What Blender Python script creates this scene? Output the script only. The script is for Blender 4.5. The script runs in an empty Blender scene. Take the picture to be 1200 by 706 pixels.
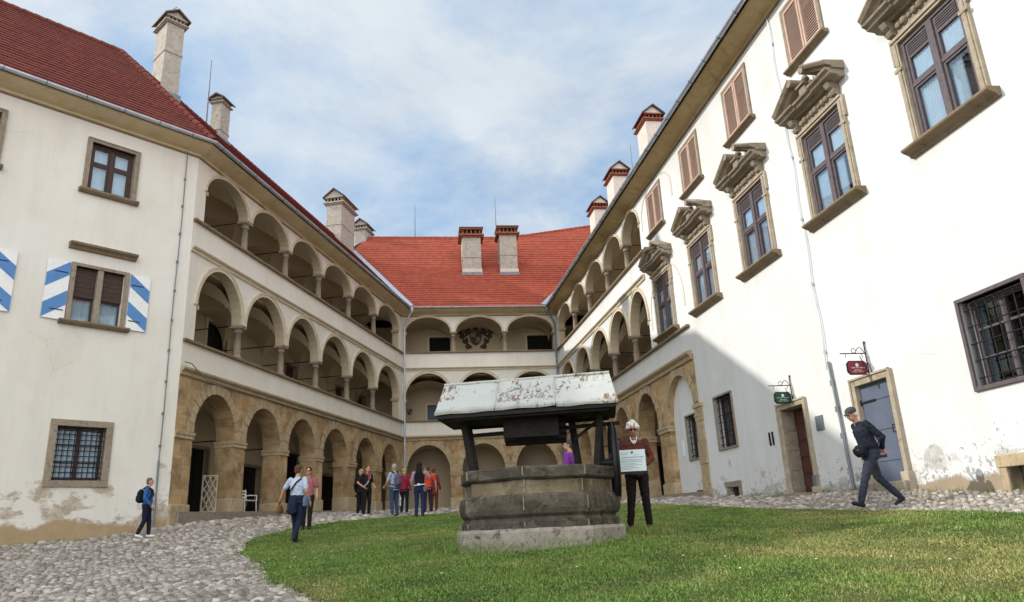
import bpy, bmesh, math, random
import numpy as np
from mathutils import Vector, Matrix, noise as mnoise
from mathutils.geometry import tessellate_polygon, delaunay_2d_cdt
random.seed(7); rng = np.random.default_rng(11)
R = math.radians
scene = bpy.context.scene
COL = scene.collection

# ------------------------------------------------------------------ camera
cam_d = bpy.data.cameras.new('camera'); cam = bpy.data.objects.new('camera', cam_d); COL.objects.link(cam)
cam_d.sensor_width = 36; cam_d.lens = 859.8 / 1200 * 36; cam_d.clip_end = 2000; cam_d.clip_start = .05
CAMP = Vector((0, 0, 1.1))
c_rt = Vector((.99888, .013872, -.04522)); c_up = Vector((.0473, -.292947, .954958)); c_f = Vector((0, .956028, .293275))
cam.matrix_world = Matrix(((c_rt.x, c_up.x, -c_f.x, CAMP.x), (c_rt.y, c_up.y, -c_f.y, CAMP.y), (c_rt.z, c_up.z, -c_f.z, CAMP.z), (0, 0, 0, 1)))
scene.camera = cam

# ------------------------------------------------------------------ world, sun, exposure
SUN_EL, SUN_AZ = 31.5, 273.0            # azimuth measured clockwise from +Y: the sun stands to the left of the court
w = bpy.data.worlds.new('World'); scene.world = w; w.use_nodes = True
nt = w.node_tree; nt.nodes.clear()
sky = nt.nodes.new('ShaderNodeTexSky'); sky.sky_type = 'NISHITA'; sky.sun_disc = False
sky.sun_elevation = R(SUN_EL); sky.sun_rotation = R(SUN_AZ); sky.air_density = 1.0; sky.dust_density = .6; sky.ozone_density = 1.6
tc = nt.nodes.new('ShaderNodeTexCoord')
sep = nt.nodes.new('ShaderNodeSeparateXYZ'); nt.links.new(tc.outputs['Generated'], sep.inputs[0])
def wmath(op, a, b=None):
    n = nt.nodes.new('ShaderNodeMath'); n.operation = op
    for i, v in enumerate((a, b)):
        if v is None: continue
        if isinstance(v, (int, float)): n.inputs[i].default_value = v
        else: nt.links.new(v, n.inputs[i])
    return n.outputs[0]
zc = wmath('ADD', wmath('MAXIMUM', sep.outputs[2], 0.0), .22)      # flatten the clouds onto a layer
comb = nt.nodes.new('ShaderNodeCombineXYZ')
nt.links.new(wmath('DIVIDE', sep.outputs[0], zc), comb.inputs[0]); nt.links.new(wmath('DIVIDE', sep.outputs[1], zc), comb.inputs[1])
comb.inputs[2].default_value = 3.7
def wnoise(scale, det, rough, dist=0.0):
    n = nt.nodes.new('ShaderNodeTexNoise'); n.inputs['Scale'].default_value = scale; n.inputs['Detail'].default_value = det
    n.inputs['Roughness'].default_value = rough; n.inputs['Distortion'].default_value = dist
    nt.links.new(comb.outputs[0], n.inputs['Vector']); return n.outputs['Fac']
def wramp(f, stops):
    n = nt.nodes.new('ShaderNodeValToRGB'); nt.links.new(f, n.inputs[0]); e = n.color_ramp.elements
    e[0].position, e[0].color = stops[0][0], (*[stops[0][1]] * 3, 1); e[1].position, e[1].color = stops[1][0], (*[stops[1][1]] * 3, 1)
    return n.outputs[0]
cl = wmath('ADD', wmath('MULTIPLY', wnoise(1.05, 9, .62, .35), .62), wmath('MULTIPLY', wnoise(3.4, 8, .6, .2), .38))
mask = wramp(cl, [(.42, .80), (.60, 1.0)])
shade = wramp(wnoise(1.5, 8, .62, .3), [(.40, 0.0), (.60, 1.0)])
ccol = nt.nodes.new('ShaderNodeMix'); ccol.data_type = 'RGBA'; nt.links.new(shade, ccol.inputs[0])
ccol.inputs[6].default_value = (2.5, 3.85, 5.7, 1); ccol.inputs[7].default_value = (5.5, 6.0, 6.4, 1)
# added brightness in the unseen sky behind the camera, to lift the shaded left wing
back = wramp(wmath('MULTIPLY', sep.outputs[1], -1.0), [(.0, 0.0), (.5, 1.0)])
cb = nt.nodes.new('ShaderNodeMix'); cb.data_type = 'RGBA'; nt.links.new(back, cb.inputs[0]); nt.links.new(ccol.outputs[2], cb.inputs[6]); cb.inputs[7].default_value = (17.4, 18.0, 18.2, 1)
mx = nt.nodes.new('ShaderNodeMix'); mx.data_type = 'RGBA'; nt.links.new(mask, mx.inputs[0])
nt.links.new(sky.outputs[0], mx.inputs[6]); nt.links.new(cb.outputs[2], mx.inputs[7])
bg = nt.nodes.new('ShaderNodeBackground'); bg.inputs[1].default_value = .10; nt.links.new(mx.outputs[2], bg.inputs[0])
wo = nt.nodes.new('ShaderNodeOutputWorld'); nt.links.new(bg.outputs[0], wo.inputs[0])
sd = bpy.data.lights.new('sun', 'SUN'); sun = bpy.data.objects.new('sun', sd); COL.objects.link(sun)
sd.energy = 2.7; sd.angle = R(.6); sd.color = (1, .965, .90)
sdir = Vector((math.sin(R(SUN_AZ)) * math.cos(R(SUN_EL)), math.cos(R(SUN_AZ)) * math.cos(R(SUN_EL)), math.sin(R(SUN_EL))))
sun.rotation_euler = sdir.to_track_quat('Z', 'Y').to_euler()
vs = scene.view_settings; vs.view_transform = 'Standard'; vs.look = 'None'; vs.gamma = 1; vs.exposure = .5; vs.use_curve_mapping = False

# ------------------------------------------------------------------ materials
class Mat:
    def __init__(s, name):
        s.m = bpy.data.materials.new(name); s.m.use_nodes = True; s.t = s.m.node_tree; s.t.nodes.clear()
        s.geo = s.t.nodes.new('ShaderNodeNewGeometry'); s.tc = s.t.nodes.new('ShaderNodeTexCoord')
    def set(s, n, i, v):
        if v is None: return
        k = n.inputs[i]
        if isinstance(v, (int, float)): k.default_value = v
        elif isinstance(v, tuple): k.default_value = (*v, 1) if (len(v) == 3 and len(k.default_value) == 4) else v
        else: s.t.links.new(v, k)
    def pos(s): return s.geo.outputs['Position']
    def obj(s): return s.tc.outputs['Object']
    def isl(s): return s.geo.outputs['Random Per Island']
    def math(s, op, a, b=None, c=None):
        n = s.t.nodes.new('ShaderNodeMath'); n.operation = op
        for i, v in enumerate((a, b, c)): s.set(n, i, v)
        return n.outputs[0]
    def scale(s, v, sc):
        n = s.t.nodes.new('ShaderNodeVectorMath'); n.operation = 'MULTIPLY'; s.set(n, 0, v); n.inputs[1].default_value = sc; return n.outputs[0]
    def sep(s, v):
        n = s.t.nodes.new('ShaderNodeSeparateXYZ'); s.set(n, 0, v); return n.outputs
    def comb(s, x, y, z):
        n = s.t.nodes.new('ShaderNodeCombineXYZ'); s.set(n, 0, x); s.set(n, 1, y); s.set(n, 2, z); return n.outputs[0]
    def noise(s, v, sc, det=4, rough=.55, dist=0.0):
        n = s.t.nodes.new('ShaderNodeTexNoise'); s.set(n, 'Vector', v); s.set(n, 'Scale', sc); s.set(n, 'Detail', det); s.set(n, 'Roughness', rough); s.set(n, 'Distortion', dist)
        return n.outputs['Fac']
    def voro(s, v, sc, feat='F1', out='Distance'):
        n = s.t.nodes.new('ShaderNodeTexVoronoi'); n.feature = feat; s.set(n, 'Vector', v); s.set(n, 'Scale', sc); return n.outputs[out]
    def brick(s, v, bw, rh, mortar, c1, c2, cm, off=.5):
        n = s.t.nodes.new('ShaderNodeTexBrick'); s.set(n, 'Vector', v); n.offset = off; s.set(n, 'Scale', 1.0); s.set(n, 'Brick Width', bw); s.set(n, 'Row Height', rh)
        s.set(n, 'Mortar Size', mortar); s.set(n, 'Mortar Smooth', .3); s.set(n, 'Color1', c1); s.set(n, 'Color2', c2); s.set(n, 'Mortar', cm); return n.outputs
    def map(s, f, a, b, c=0.0, d=1.0):
        n = s.t.nodes.new('ShaderNodeMapRange'); s.set(n, 0, f); s.set(n, 1, a); s.set(n, 2, b); s.set(n, 3, c); s.set(n, 4, d); return n.outputs[0]
    def mix(s, f, a, b, mode='MIX'):
        n = s.t.nodes.new('ShaderNodeMix'); n.data_type = 'RGBA'; n.blend_type = mode
        s.set(n, 0, f); s.set(n, 6, a); s.set(n, 7, b); return n.outputs[2]
    def ramp(s, f, stops):
        n = s.t.nodes.new('ShaderNodeValToRGB'); s.set(n, 0, f); e = n.color_ramp.elements
        while len(e) < len(stops): e.new(.5)
        for k, (p, c) in zip(e, stops): k.position = p; k.color = (*c, 1)
        return n.outputs[0]
    def out(s, col, rough=.85, bump=None, bs=.4, bd=.02, metal=0.0, spec=.3):
        b = s.t.nodes.new('ShaderNodeBsdfPrincipled'); s.set(b, 'Base Color', col); s.set(b, 'Roughness', rough); s.set(b, 'Metallic', metal); s.set(b, 'Specular IOR Level', spec)
        if bump is not None:
            n = s.t.nodes.new('ShaderNodeBump'); s.set(n, 'Strength', bs); s.set(n, 'Distance', bd); s.set(n, 'Height', bump); s.t.links.new(n.outputs[0], b.inputs['Normal'])
        o = s.t.nodes.new('ShaderNodeOutputMaterial'); s.t.links.new(b.outputs[0], o.inputs[0]); return s.m

def plain(name, col, rough=.7, var=.25, sc=6.0, metal=0.0, spec=.3, bs=.2, bd=.01):
    m = Mat(name); n = m.noise(m.pos(), sc, 6, .6)
    c = m.mix(m.map(n, .3, .7), tuple(x * (1 - var) for x in col), tuple(min(1, x * (1 + var)) for x in col))
    return m.out(c, rough, n, bs, bd, metal, spec)

def plaster(name, base, low_top, low_col, flake_top, flake_col, flake_amt, warm=(.62, .55, .44), streak=.5):
    """lime plaster: broad damp tones, rain streaks, flaked spots near the ground, a peeled band along the foot"""
    m = Mat(name); P = m.pos(); z = m.sep(P)[2]
    big = m.noise(P, .35, 5, .6, .3); mid = m.noise(P, 1.6, 6, .62); fine = m.noise(P, 18, 5, .6)
    st = m.noise(m.scale(P, (1.6, 1.6, .22)), 1.1, 7, .7, .4)
    c = m.mix(m.map(big, .38, .68), base, tuple(b * w for b, w in zip(base, (.93, .91, .87))))
    c = m.mix(m.math('MULTIPLY', m.map(st, .48, .70), .42 * streak), c, (.42, .40, .37))
    c = m.mix(m.math('MULTIPLY', m.map(mid, .52, .7), .22), c, warm)
    crack = m.math('LESS_THAN', m.voro(m.mix(.12, P, m.t.nodes.new('ShaderNodeTexNoise').outputs['Color']), .55, 'DISTANCE_TO_EDGE'), .0035)
    c = m.mix(m.math('MULTIPLY', crack, m.map(big, .56, .64, 0, .3)), c, (.3, .27, .24))
    # grey brown patches where the top coat has come away
    pn = m.noise(m.scale(P, (1, 1, 1.6)), .9, 8, .6); thr = m.map(z, .9, flake_top, .36, .74)
    patch = m.math('MULTIPLY', m.map(m.math('SUBTRACT', pn, thr), 0, .05), m.map(m.noise(P, 6, 6, .7), .3, .55, .35, 1))
    if flake_top < 0: patch = 0.0
    c = m.mix(m.math('MULTIPLY', patch, .8), c, m.mix(m.noise(P, 5, 5, .6), flake_col, tuple(x * .72 for x in flake_col)))
    # small dark flakes
    fn = m.noise(P, 7.5, 8, .72, .8); fthr = m.map(z, 1.2, flake_top + .6, .70 - flake_amt, .84)
    fl = m.map(m.math('SUBTRACT', fn, fthr), 0, .02)
    c = m.mix(m.math('MULTIPLY', fl, .7), c, (.2, .19, .18))
    # bare stone band along the foot
    fz = m.math('ADD', z, m.math('MULTIPLY', m.math('SUBTRACT', m.noise(P, .9, 7, .65), .5), .9))
    foot = m.map(fz, low_top - .03, low_top + .05, 1, 0) if low_top > 0 else 0.0
    lc = m.mix(m.noise(P, 3.2, 7, .7), low_col, tuple(x * .5 for x in low_col))
    c = m.mix(foot, c, lc)
    h = m.math('ADD', m.math('MULTIPLY', fine, .25), m.math('SUBTRACT', m.math('MULTIPLY', mid, 1.0), m.math('MULTIPLY', m.math('MAXIMUM', patch, foot), .6)))
    return m.out(c, .92, h, .45, .03, spec=.15)

def stone(name, a, b, dark=(.12, .1, .08), sc=1.0, bs=.5, dirt=.5, blocks=False):
    m = Mat(name); P = m.pos()
    n = m.noise(P, 2.2 * sc, 7, .65); f = m.noise(P, 22 * sc, 6, .7); d = m.noise(P, 4.5 * sc, 8, .7, .6)
    c = m.mix(m.map(n, .35, .65), a, b); c = m.mix(m.math('MULTIPLY', m.map(m.isl(), 0, 1), .35), c, tuple(x * .62 for x in a))
    if blocks:               # each cut block of the ring has its own tone
        o = m.sep(m.obj()); k = m.math('FLOOR', m.math('DIVIDE', m.math('ADD', m.math('ARCTAN2', o[1], o[0]), .15), .7854)); kz = m.math('FLOOR', m.math('MULTIPLY', o[2], 4.3))
        wn = m.t.nodes.new('ShaderNodeTexWhiteNoise'); wn.noise_dimensions = '1D'; m.set(wn, 'W', m.math('ADD', m.math('MULTIPLY', k, 7.31), m.math('MULTIPLY', kz, 3.17)))
        c = m.mix(m.math('MULTIPLY', wn.outputs['Value'], .6), c, tuple(x * .45 for x in a)); c = m.mix(m.map(m.noise(P, 2.7, 6, .7), .52, .66, 0, .45), c, tuple(min(1, x * 1.9) for x in b))
    c = m.mix(m.math('MULTIPLY', m.map(d, .54, .68), dirt), c, dark)
    return m.out(c, .93, m.math('ADD', f, m.math('MULTIPLY', n, 2)), bs, .02, spec=.15)

M = {}
M['wall_left'] = plaster('grey_lime_plaster', (.72, .69, .63), 1.72, (.50, .37, .22), 4.3, (.38, .29, .19), .12)
M['wall_gallery'] = plaster('cream_lime_plaster', (.72, .68, .605), -5, (.42, .33, .2), -5, (.4, .33, .25), .0)
M['wall_right'] = plaster('white_lime_plaster', (.66, .665, .66), 1.56, (.42, .34, .24), 3.2, (.46, .44, .41), .24, warm=(.58, .55, .49), streak=.55)
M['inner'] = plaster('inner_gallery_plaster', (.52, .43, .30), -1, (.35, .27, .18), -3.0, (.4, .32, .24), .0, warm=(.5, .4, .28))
M['cove'] = stone('ochre_cove_plaster', (.44, .325, .165), (.54, .42, .24), (.20, .15, .09), .6, .3, .6)
M['cove_pale'] = stone('pale_ochre_cove_plaster', (.60, .46, .27), (.68, .56, .37), (.3, .23, .14), .6, .3, .4)
M['sand'] = stone('tan_sandstone', (.40, .30, .18), (.50, .40, .26), (.14, .11, .075), 1.4, .5, .6)
M['cream'] = stone('cream_stone_moulding', (.62, .53, .38), (.70, .62, .48), (.30, .24, .16), 1.2, .4, .4)
M['coping'] = stone('brown_weathered_coping', (.22, .16, .10), (.29, .22, .145), (.07, .055, .04), 1.3, .5, .6)
M['greystone'] = stone('grey_brown_window_stone', (.28, .225, .165), (.37, .31, .24), (.08, .065, .05), 1.8, .8, .7)
M['surround'] = stone('tan_window_surround', (.37, .305, .22), (.48, .41, .315), (.12, .10, .075), 1.8, .6, .6)
M['flag'] = stone('pale_paving_slabs', (.42, .39, .34), (.50, .47, .42), (.2, .18, .15), 1.2, .5, .4)
M['well'] = stone('dark_well_stone', (.085, .073, .056), (.17, .145, .11), (.012, .010, .008), 1.8, 1.0, .9, True)
M['welltan'] = stone('tan_well_stone', (.15, .12, .075), (.27, .22, .145), (.025, .02, .015), 1.3, .9, .75, True)
M['wellpale'] = stone('pale_rough_well_slab', (.30, .265, .22), (.42, .37, .31), (.03, .025, .02), 2.4, 1.0, .95)

def ashlar():
    m = Mat('tan_ashlar_blocks'); o = m.sep(m.obj()); P = m.pos()
    v = m.comb(m.math('ADD', o[0], m.math('MULTIPLY', o[1], .91)), o[2], 0.0)
    v2 = m.comb(m.math('ADD', o[0], 3.3), m.math('ADD', o[2], .11), 0.0)
    wv = m.t.nodes.new('ShaderNodeVectorMath'); wv.operation = 'ADD'; m.set(wv, 0, v)
    nz = m.noise(P, 1.3, 3, .5); wob = m.math('MULTIPLY', m.math('SUBTRACT', nz, .5), .14); m.set(wv, 1, m.comb(wob, wob, 0.0)); v = wv.outputs[0]
    b = m.brick(v, .62, .31, .010, (.50, .335, .165), (.35, .22, .105), (.46, .34, .21))
    b2 = m.brick(v2, 1.9, .93, .0, (0.62, .60, .58), (1.15, 1.15, 1.15), (1, 1, 1))
    c = m.mix(1.0, b['Color'], b2['Color'], 'MULTIPLY')
    n = m.noise(P, 3, 8, .7, .3); c = m.mix(m.map(n, .45, .7, 0, .6), c, (.55, .45, .31)); c = m.mix(m.map(m.noise(P, 1.7, 7, .65), .50, .66, 0, .65), c, (.15, .10, .06))
    h = m.math('ADD', m.math('MULTIPLY', b['Fac'], -1.2), m.math('MULTIPLY', m.noise(P, 14, 6, .7), .9))
    return m.out(c, .93, h, .7, .03, spec=.12)
M['ashlar'] = ashlar()

def tiles(name, c1, c2, cm, dark):
    m = Mat(name); o = m.sep(m.obj()); P = m.pos()
    v = m.comb(o[0], m.math('MULTIPLY', o[2], 1.0), 0.0)
    b = m.brick(v, .24, .216, .011, c1, c2, cm)
    n = m.noise(P, .5, 6, .6, .3); n2 = m.noise(P, 3.5, 6, .7)
    c = m.mix(m.map(n, .4, .7, 0, .45), b['Color'], tuple(x * .68 for x in c1)); c = m.mix(m.map(n2, .55, .75, 0, .5), c, dark)
    c = m.mix(m.math('MULTIPLY', m.math('GREATER_THAN', m.isl(), .6), .12), c, dark)
    return m.out(c, .82, m.math('MULTIPLY', b['Fac'], -1), .6, .02, spec=.2)
M['tile'] = tiles('red_clay_tiles', (.44, .10, .055), (.33, .07, .042), (.11, .03, .022), (.17, .07, .05))
M['tile_dark'] = tiles('dark_red_clay_tiles', (.22, .056, .042), (.155, .042, .032), (.08, .025, .02), (.10, .05, .04))  # darker red copy of the clay tiles, for left roofs, ridges, rear slopes
M['brick'] = plain('red_chimney_brick', (.25, .095, .062), .9, .35, 9)
M['chim'] = stone('grey_chimney_render', (.36, .32, .27), (.46, .42, .36), (.12, .11, .09), 1.6, .6, .8)
M['chim_white'] = stone('pale_chimney_render', (.58, .52, .45), (.66, .60, .53), (.26, .21, .17), 1.2, .4, .4)
M['captile'] = plain('dark_cap_tiles', (.115, .085, .075), .85, .3, 12)
M['zinc'] = plain('pale_zinc_sheet', (.48, .54, .62), .38, .12, 3, metal=.65, spec=.5)
M['gutter'] = plain('weathered_gutter_metal', (.50, .54, .60), .45, .15, 3, metal=.5, spec=.5)
M['pipe'] = plain('dark_grey_downpipe', (.17, .19, .21), .5, .2, 3, metal=.3)
M['iron'] = plain('black_wrought_iron', (.02, .02, .022), .5, .3, 30, metal=.3)
M['wood_dark'] = plain('dark_brown_window_wood', (.055, .03, .024), .55, .3, 14)
M['wood_violet'] = plain('faded_violet_brown_wood', (.105, .083, .088), .55, .22, 10)
M['wood_black'] = plain('blackened_well_timber', (.016, .014, .013), .8, .4, 8)
M['shutter'] = plain('dusty_pink_brown_shutter', (.50, .345, .275), .7, .12, 5)
M['door_brown'] = plain('dark_red_brown_door', (.085, .035, .025), .5, .3, 6)
M['door_blue'] = plain('faded_blue_grey_door', (.10, .118, .16), .6, .14, 2.5)
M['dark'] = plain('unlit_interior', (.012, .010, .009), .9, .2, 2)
M['curtain'] = plain('white_net_curtain', (.72, .74, .76), .9, .08, 4)
M['white_paint'] = plain('white_paint', (.76, .76, .74), .6, .06, 4)
M['lattice_paint'] = plain('yellowed_lattice_paint', (.42, .38, .30), .7, .15, 4)
M['blue_paint'] = plain('blue_shutter_paint', (.085, .22, .47), .55, .1, 4)
M['floor'] = stone('worn_gallery_floor', (.3, .26, .2), (.36, .31, .25), (.15, .12, .1), 1, .4, .4)
M['plinth'] = stone('rough_step_stone', (.27, .22, .165), (.36, .31, .25), (.09, .075, .06), 2.2, 1.0, .7)
M['crest'] = plain('dark_bronze_relief', (.075, .048, .035), .7, .45, 14)
M['redpaint'] = plain('dark_red_sign_enamel', (.20, .02, .04), .35, .1, 5)
M['greenpaint'] = plain('dark_green_sign_enamel', (.012, .06, .035), .35, .1, 5)
M['lightline'] = plain('pale_lettering', (.62, .66, .62), .5, .05, 5)
M['ink'] = plain('grey_ink', (.16, .2, .22), .6, .1, 5)
M['boardwhite'] = plain('white_notice_sheet', (.70, .78, .80), .45, .04, 5)

def glassm(name, tint, refl=.16):
    m = Mat(name); g = m.t.nodes.new('ShaderNodeBsdfGlossy'); g.inputs['Roughness'].default_value = .02; g.inputs['Color'].default_value = (.85, .92, 1, 1)
    t = m.t.nodes.new('ShaderNodeBsdfTransparent'); t.inputs['Color'].default_value = (*tint, 1)
    f = m.t.nodes.new('ShaderNodeLayerWeight'); f.inputs['Blend'].default_value = .5
    bump = m.t.nodes.new('ShaderNodeBump'); bump.inputs['Strength'].default_value = .12; bump.inputs['Distance'].default_value = .01
    m.t.links.new(m.noise(m.pos(), 1.8, 2, .5), bump.inputs['Height']); m.t.links.new(bump.outputs[0], g.inputs['Normal'])
    k = m.math('ADD', m.math('POWER', f.outputs['Facing'], 3.0), refl)
    x = m.t.nodes.new('ShaderNodeMixShader'); m.t.links.new(k, x.inputs[0]); m.t.links.new(t.outputs[0], x.inputs[1]); m.t.links.new(g.outputs[0], x.inputs[2])
    o = m.t.nodes.new('ShaderNodeOutputMaterial'); m.t.links.new(x.outputs[0], o.inputs[0]); return m.m
M['glass'] = glassm('window_glass', (.80, .86, .90), .07)

def peel():
    m = Mat('peeling_white_sheet'); P = m.obj(); n = m.noise(m.scale(P, (1.0, .5, .5)), 16, 9, .75, .8); big = m.noise(P, 1.7, 3, .5)
    thr = m.map(big, .38, .58, .66, .51)
    c = m.mix(m.map(m.math('SUBTRACT', n, thr), 0, .02), m.mix(m.noise(P, 3, 4, .6), (.38, .39, .37), (.50, .50, .46)), m.mix(m.map(m.noise(P, 3.1, 4, .6), .48, .56), (.13, .11, .09), (.24, .115, .055)))
    z = m.sep(P)[2]; c = m.mix(m.map(m.math('ADD', z, m.math('MULTIPLY', m.noise(P, 6, 6, .6), .12)), 2.66, 2.74, .55, 0), c, (.13, .14, .08))
    return m.out(c, .6, n, .5, .01)
M['peel'] = peel()

def cobble():
    m = Mat('river_cobbles'); P = m.pos(); x = m.sep(P)[0]
    c = m.ramp(m.isl(), [(0, (.15, .125, .10)), (.3, (.25, .22, .19)), (.65, (.34, .305, .265)), (.85, (.42, .355, .30)), (1, (.54, .49, .43))])
    c = m.mix(m.map(m.noise(P, .6, 4, .6), .45, .65, 0, .3), c, (.21, .19, .165)); c = m.mix(m.map(m.noise(P, 30, 5, .7), .5, .75, 0, .4), c, (.12, .1, .085))
    return m.out(c, .82, m.noise(P, 40, 4, .7), .4, .008, spec=.25)
M['cobble'] = cobble()
def joint():
    m = Mat('sandy_cobble_joints'); P = m.pos(); v = m.voro(P, 7.5, 'F1'); e = m.voro(P, 7.5, 'DISTANCE_TO_EDGE')
    c = m.mix(m.map(e, .0, .12), (.10, .085, .065), m.mix(m.noise(P, 2, 5, .6), (.24, .21, .17), (.31, .275, .23)))
    return m.out(c, .95, e, .8, .04, spec=.1)
M['joint'] = joint()
def soil():
    m = Mat('lawn_turf'); P = m.pos(); n = m.noise(P, .45, 6, .65, .4); f = m.noise(P, 12, 6, .7)
    c = m.mix(m.map(n, .42, .64), (.040, .070, .018), (.13, .12, .045)); c = m.mix(m.map(f, .4, .7, 0, .5), c, (.02, .03, .01))
    return m.out(c, .95, f, .8, .03, spec=.05)
M['soil'] = soil()
def grassm():
    m = Mat('grass_blades'); P = m.pos(); n = m.noise(P, .42, 6, .65, .5); n2 = m.noise(P, 2.6, 5, .65)
    c = m.ramp(m.isl(), [(0, (.095, .165, .028)), (.5, (.125, .215, .038)), (.86, (.175, .26, .058)), (1, (.34, .31, .13))])
    k = m.math('ADD', n, m.math('MULTIPLY', m.math('SUBTRACT', n2, .5), .5))
    c = m.mix(m.map(m.math('ADD', k, m.map(m.sep(P)[0], -1.5, 3.5, -.04, .05)), .49, .68, 0, .75), c, m.mix(m.isl(), (.20, .20, .06), (.46, .38, .16)))  # dry patches; extra yellow towards the right paints in the sunlit side
    return m.out(c, .65, spec=.2)
M['grass'] = grassm()
# ------------------------------------------------------------------ mesh helpers
class MB:
    def __init__(s): s.v = []; s.f = []; s.mi = []; s.sm = []
    def add(s, vs, fs, m=0, smooth=False):
        b = len(s.v); s.v += [tuple(p) for p in vs]
        for f in fs: s.f.append([b + i for i in f]); s.mi.append(m); s.sm.append(smooth)
        return s
    def box(s, x0, x1, y0, y1, z0, z1, m=0):
        v = [(x, y, z) for z in (z0, z1) for y in (y0, y1) for x in (x0, x1)]
        return s.add(v, [(0, 2, 3, 1), (4, 5, 7, 6), (0, 1, 5, 4), (2, 6, 7, 3), (0, 4, 6, 2), (1, 3, 7, 5)], m)
    def loft(s, rings, m=0, caps=True, smooth=False, closed=False):
        n = len(rings[0]); vs = [p for r in rings for p in r]; fs = []
        K = len(rings)
        for i in range(K if closed else K - 1):
            a, b = i * n, ((i + 1) % K) * n
            for j in range(n): k = (j + 1) % n; fs.append((a + j, a + k, b + k, b + j))
        s.add(vs, fs, m, smooth)
        if caps and not closed: s.add(rings[0], [tuple(range(n))[::-1]], m); s.add(rings[-1], [tuple(range(n))], m)
        return s
    def tube(s, path, r, n=8, m=0, smooth=True, closed=False):
        P = [Vector(p) for p in path]; rings = []; K = len(P)
        ref = None
        for i, p in enumerate(P):
            if closed: t = P[(i + 1) % K] - P[i - 1]
            else: t = (P[min(i + 1, K - 1)] - P[max(i - 1, 0)])
            t.normalize()
            if ref is None: ref = t.orthogonal().normalized()
            a = (ref - t * ref.dot(t)).normalized(); b = t.cross(a); ref = a
            rr = r[i] if isinstance(r, (list, tuple)) else r
            rings.append([p + (a * math.cos(q) + b * math.sin(q)) * rr for q in [2 * math.pi * j / n for j in range(n)]])
        return s.loft(rings, m, True, smooth, closed)
    def lathe(s, prof, n=16, cx=0, cy=0, m=0, smooth=True, rot=0.0):
        rings = [[(cx + r * math.cos(rot + 2 * math.pi * j / n), cy + r * math.sin(rot + 2 * math.pi * j / n), z) for j in range(n)] for r, z in prof]
        return s.loft(rings, m, True, smooth)
    def prism(s, pts, y0, y1, m=0):      # polygon in x,z extruded along y
        n = len(pts); tri = tessellate_polygon([[Vector((p[0], p[1], 0)) for p in pts]])
        s.add([(p[0], y0, p[1]) for p in pts], tri, m); s.add([(p[0], y1, p[1]) for p in pts], [t[::-1] for t in tri], m)
        vs = [(p[0], y, p[1]) for y in (y0, y1) for p in pts]
        return s.add(vs, [(i, (i + 1) % n, n + (i + 1) % n, n + i) for i in range(n)], m)
    def holed(s, outer, holes, y0, y1, m=0, mr=None):
        loops = [outer] + holes; flat = [p for l in loops for p in l]
        tri = tessellate_polygon([[Vector((p[0], p[1], 0)) for p in l] for l in loops])
        s.add([(p[0], y0, p[1]) for p in flat], tri, m); s.add([(p[0], y1, p[1]) for p in flat], [t[::-1] for t in tri], m)
        for l in loops:
            n = len(l); vs = [(p[0], y, p[1]) for y in (y0, y1) for p in l]
            s.add(vs, [(i, (i + 1) % n, n + (i + 1) % n, n + i) for i in range(n)], m if mr is None else mr)
        return s
    def mesh(s, name, mats):
        me = bpy.data.meshes.new(name); me.from_pydata(s.v, [], s.f)
        for m in (mats if isinstance(mats, (list, tuple)) else [mats]): me.materials.append(M[m] if isinstance(m, str) else m)
        me.polygons.foreach_set('material_index', s.mi); me.polygons.foreach_set('use_smooth', s.sm)
        bm = bmesh.new(); bm.from_mesh(me); bmesh.ops.recalc_face_normals(bm, faces=bm.faces); bm.to_mesh(me); bm.free(); me.update()
        return me
    def build(s, name, mats, parent=None, loc=(0, 0, 0), rz=0.0, bevel=0.0):
        o = bpy.data.objects.new(name, s.mesh(name, mats)); COL.objects.link(o); o.parent = parent; o.location = loc; o.rotation_euler = (0, 0, rz)
        if bevel:
            b = o.modifiers.new('edge', 'BEVEL'); b.width = bevel; b.segments = 2; b.limit_method = 'ANGLE'; b.angle_limit = R(35)
        return o

def tag(o, label=None, cat=None, group=None, kind=None):
    if label: o['label'] = label
    if cat: o['category'] = cat
    if group: o['group'] = group
    if kind: o['kind'] = kind
    return o
def empty(name, loc, rz=0.0, parent=None):
    o = bpy.data.objects.new(name, None); COL.objects.link(o); o.location = loc; o.rotation_euler = (0, 0, rz); o.parent = parent; o.empty_display_size = .2
    return o
def copy_tree(o, parent=None, loc=None, rz=None):
    c = o.copy(); COL.objects.link(c); c.parent = parent
    if loc is not None: c.location = loc
    if rz is not None: c.rotation_euler = (0, 0, rz)
    for ch in list(o.children): copy_tree(ch, c)
    return c
def arc(x0, x1, z, rise, n=18):          # points along an arch from right springing to left springing
    c = (x0 + x1) / 2; a = (x1 - x0) / 2
    return [(c + a * math.cos(math.pi * i / n), z + rise * math.sin(math.pi * i / n)) for i in range(n + 1)]

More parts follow.
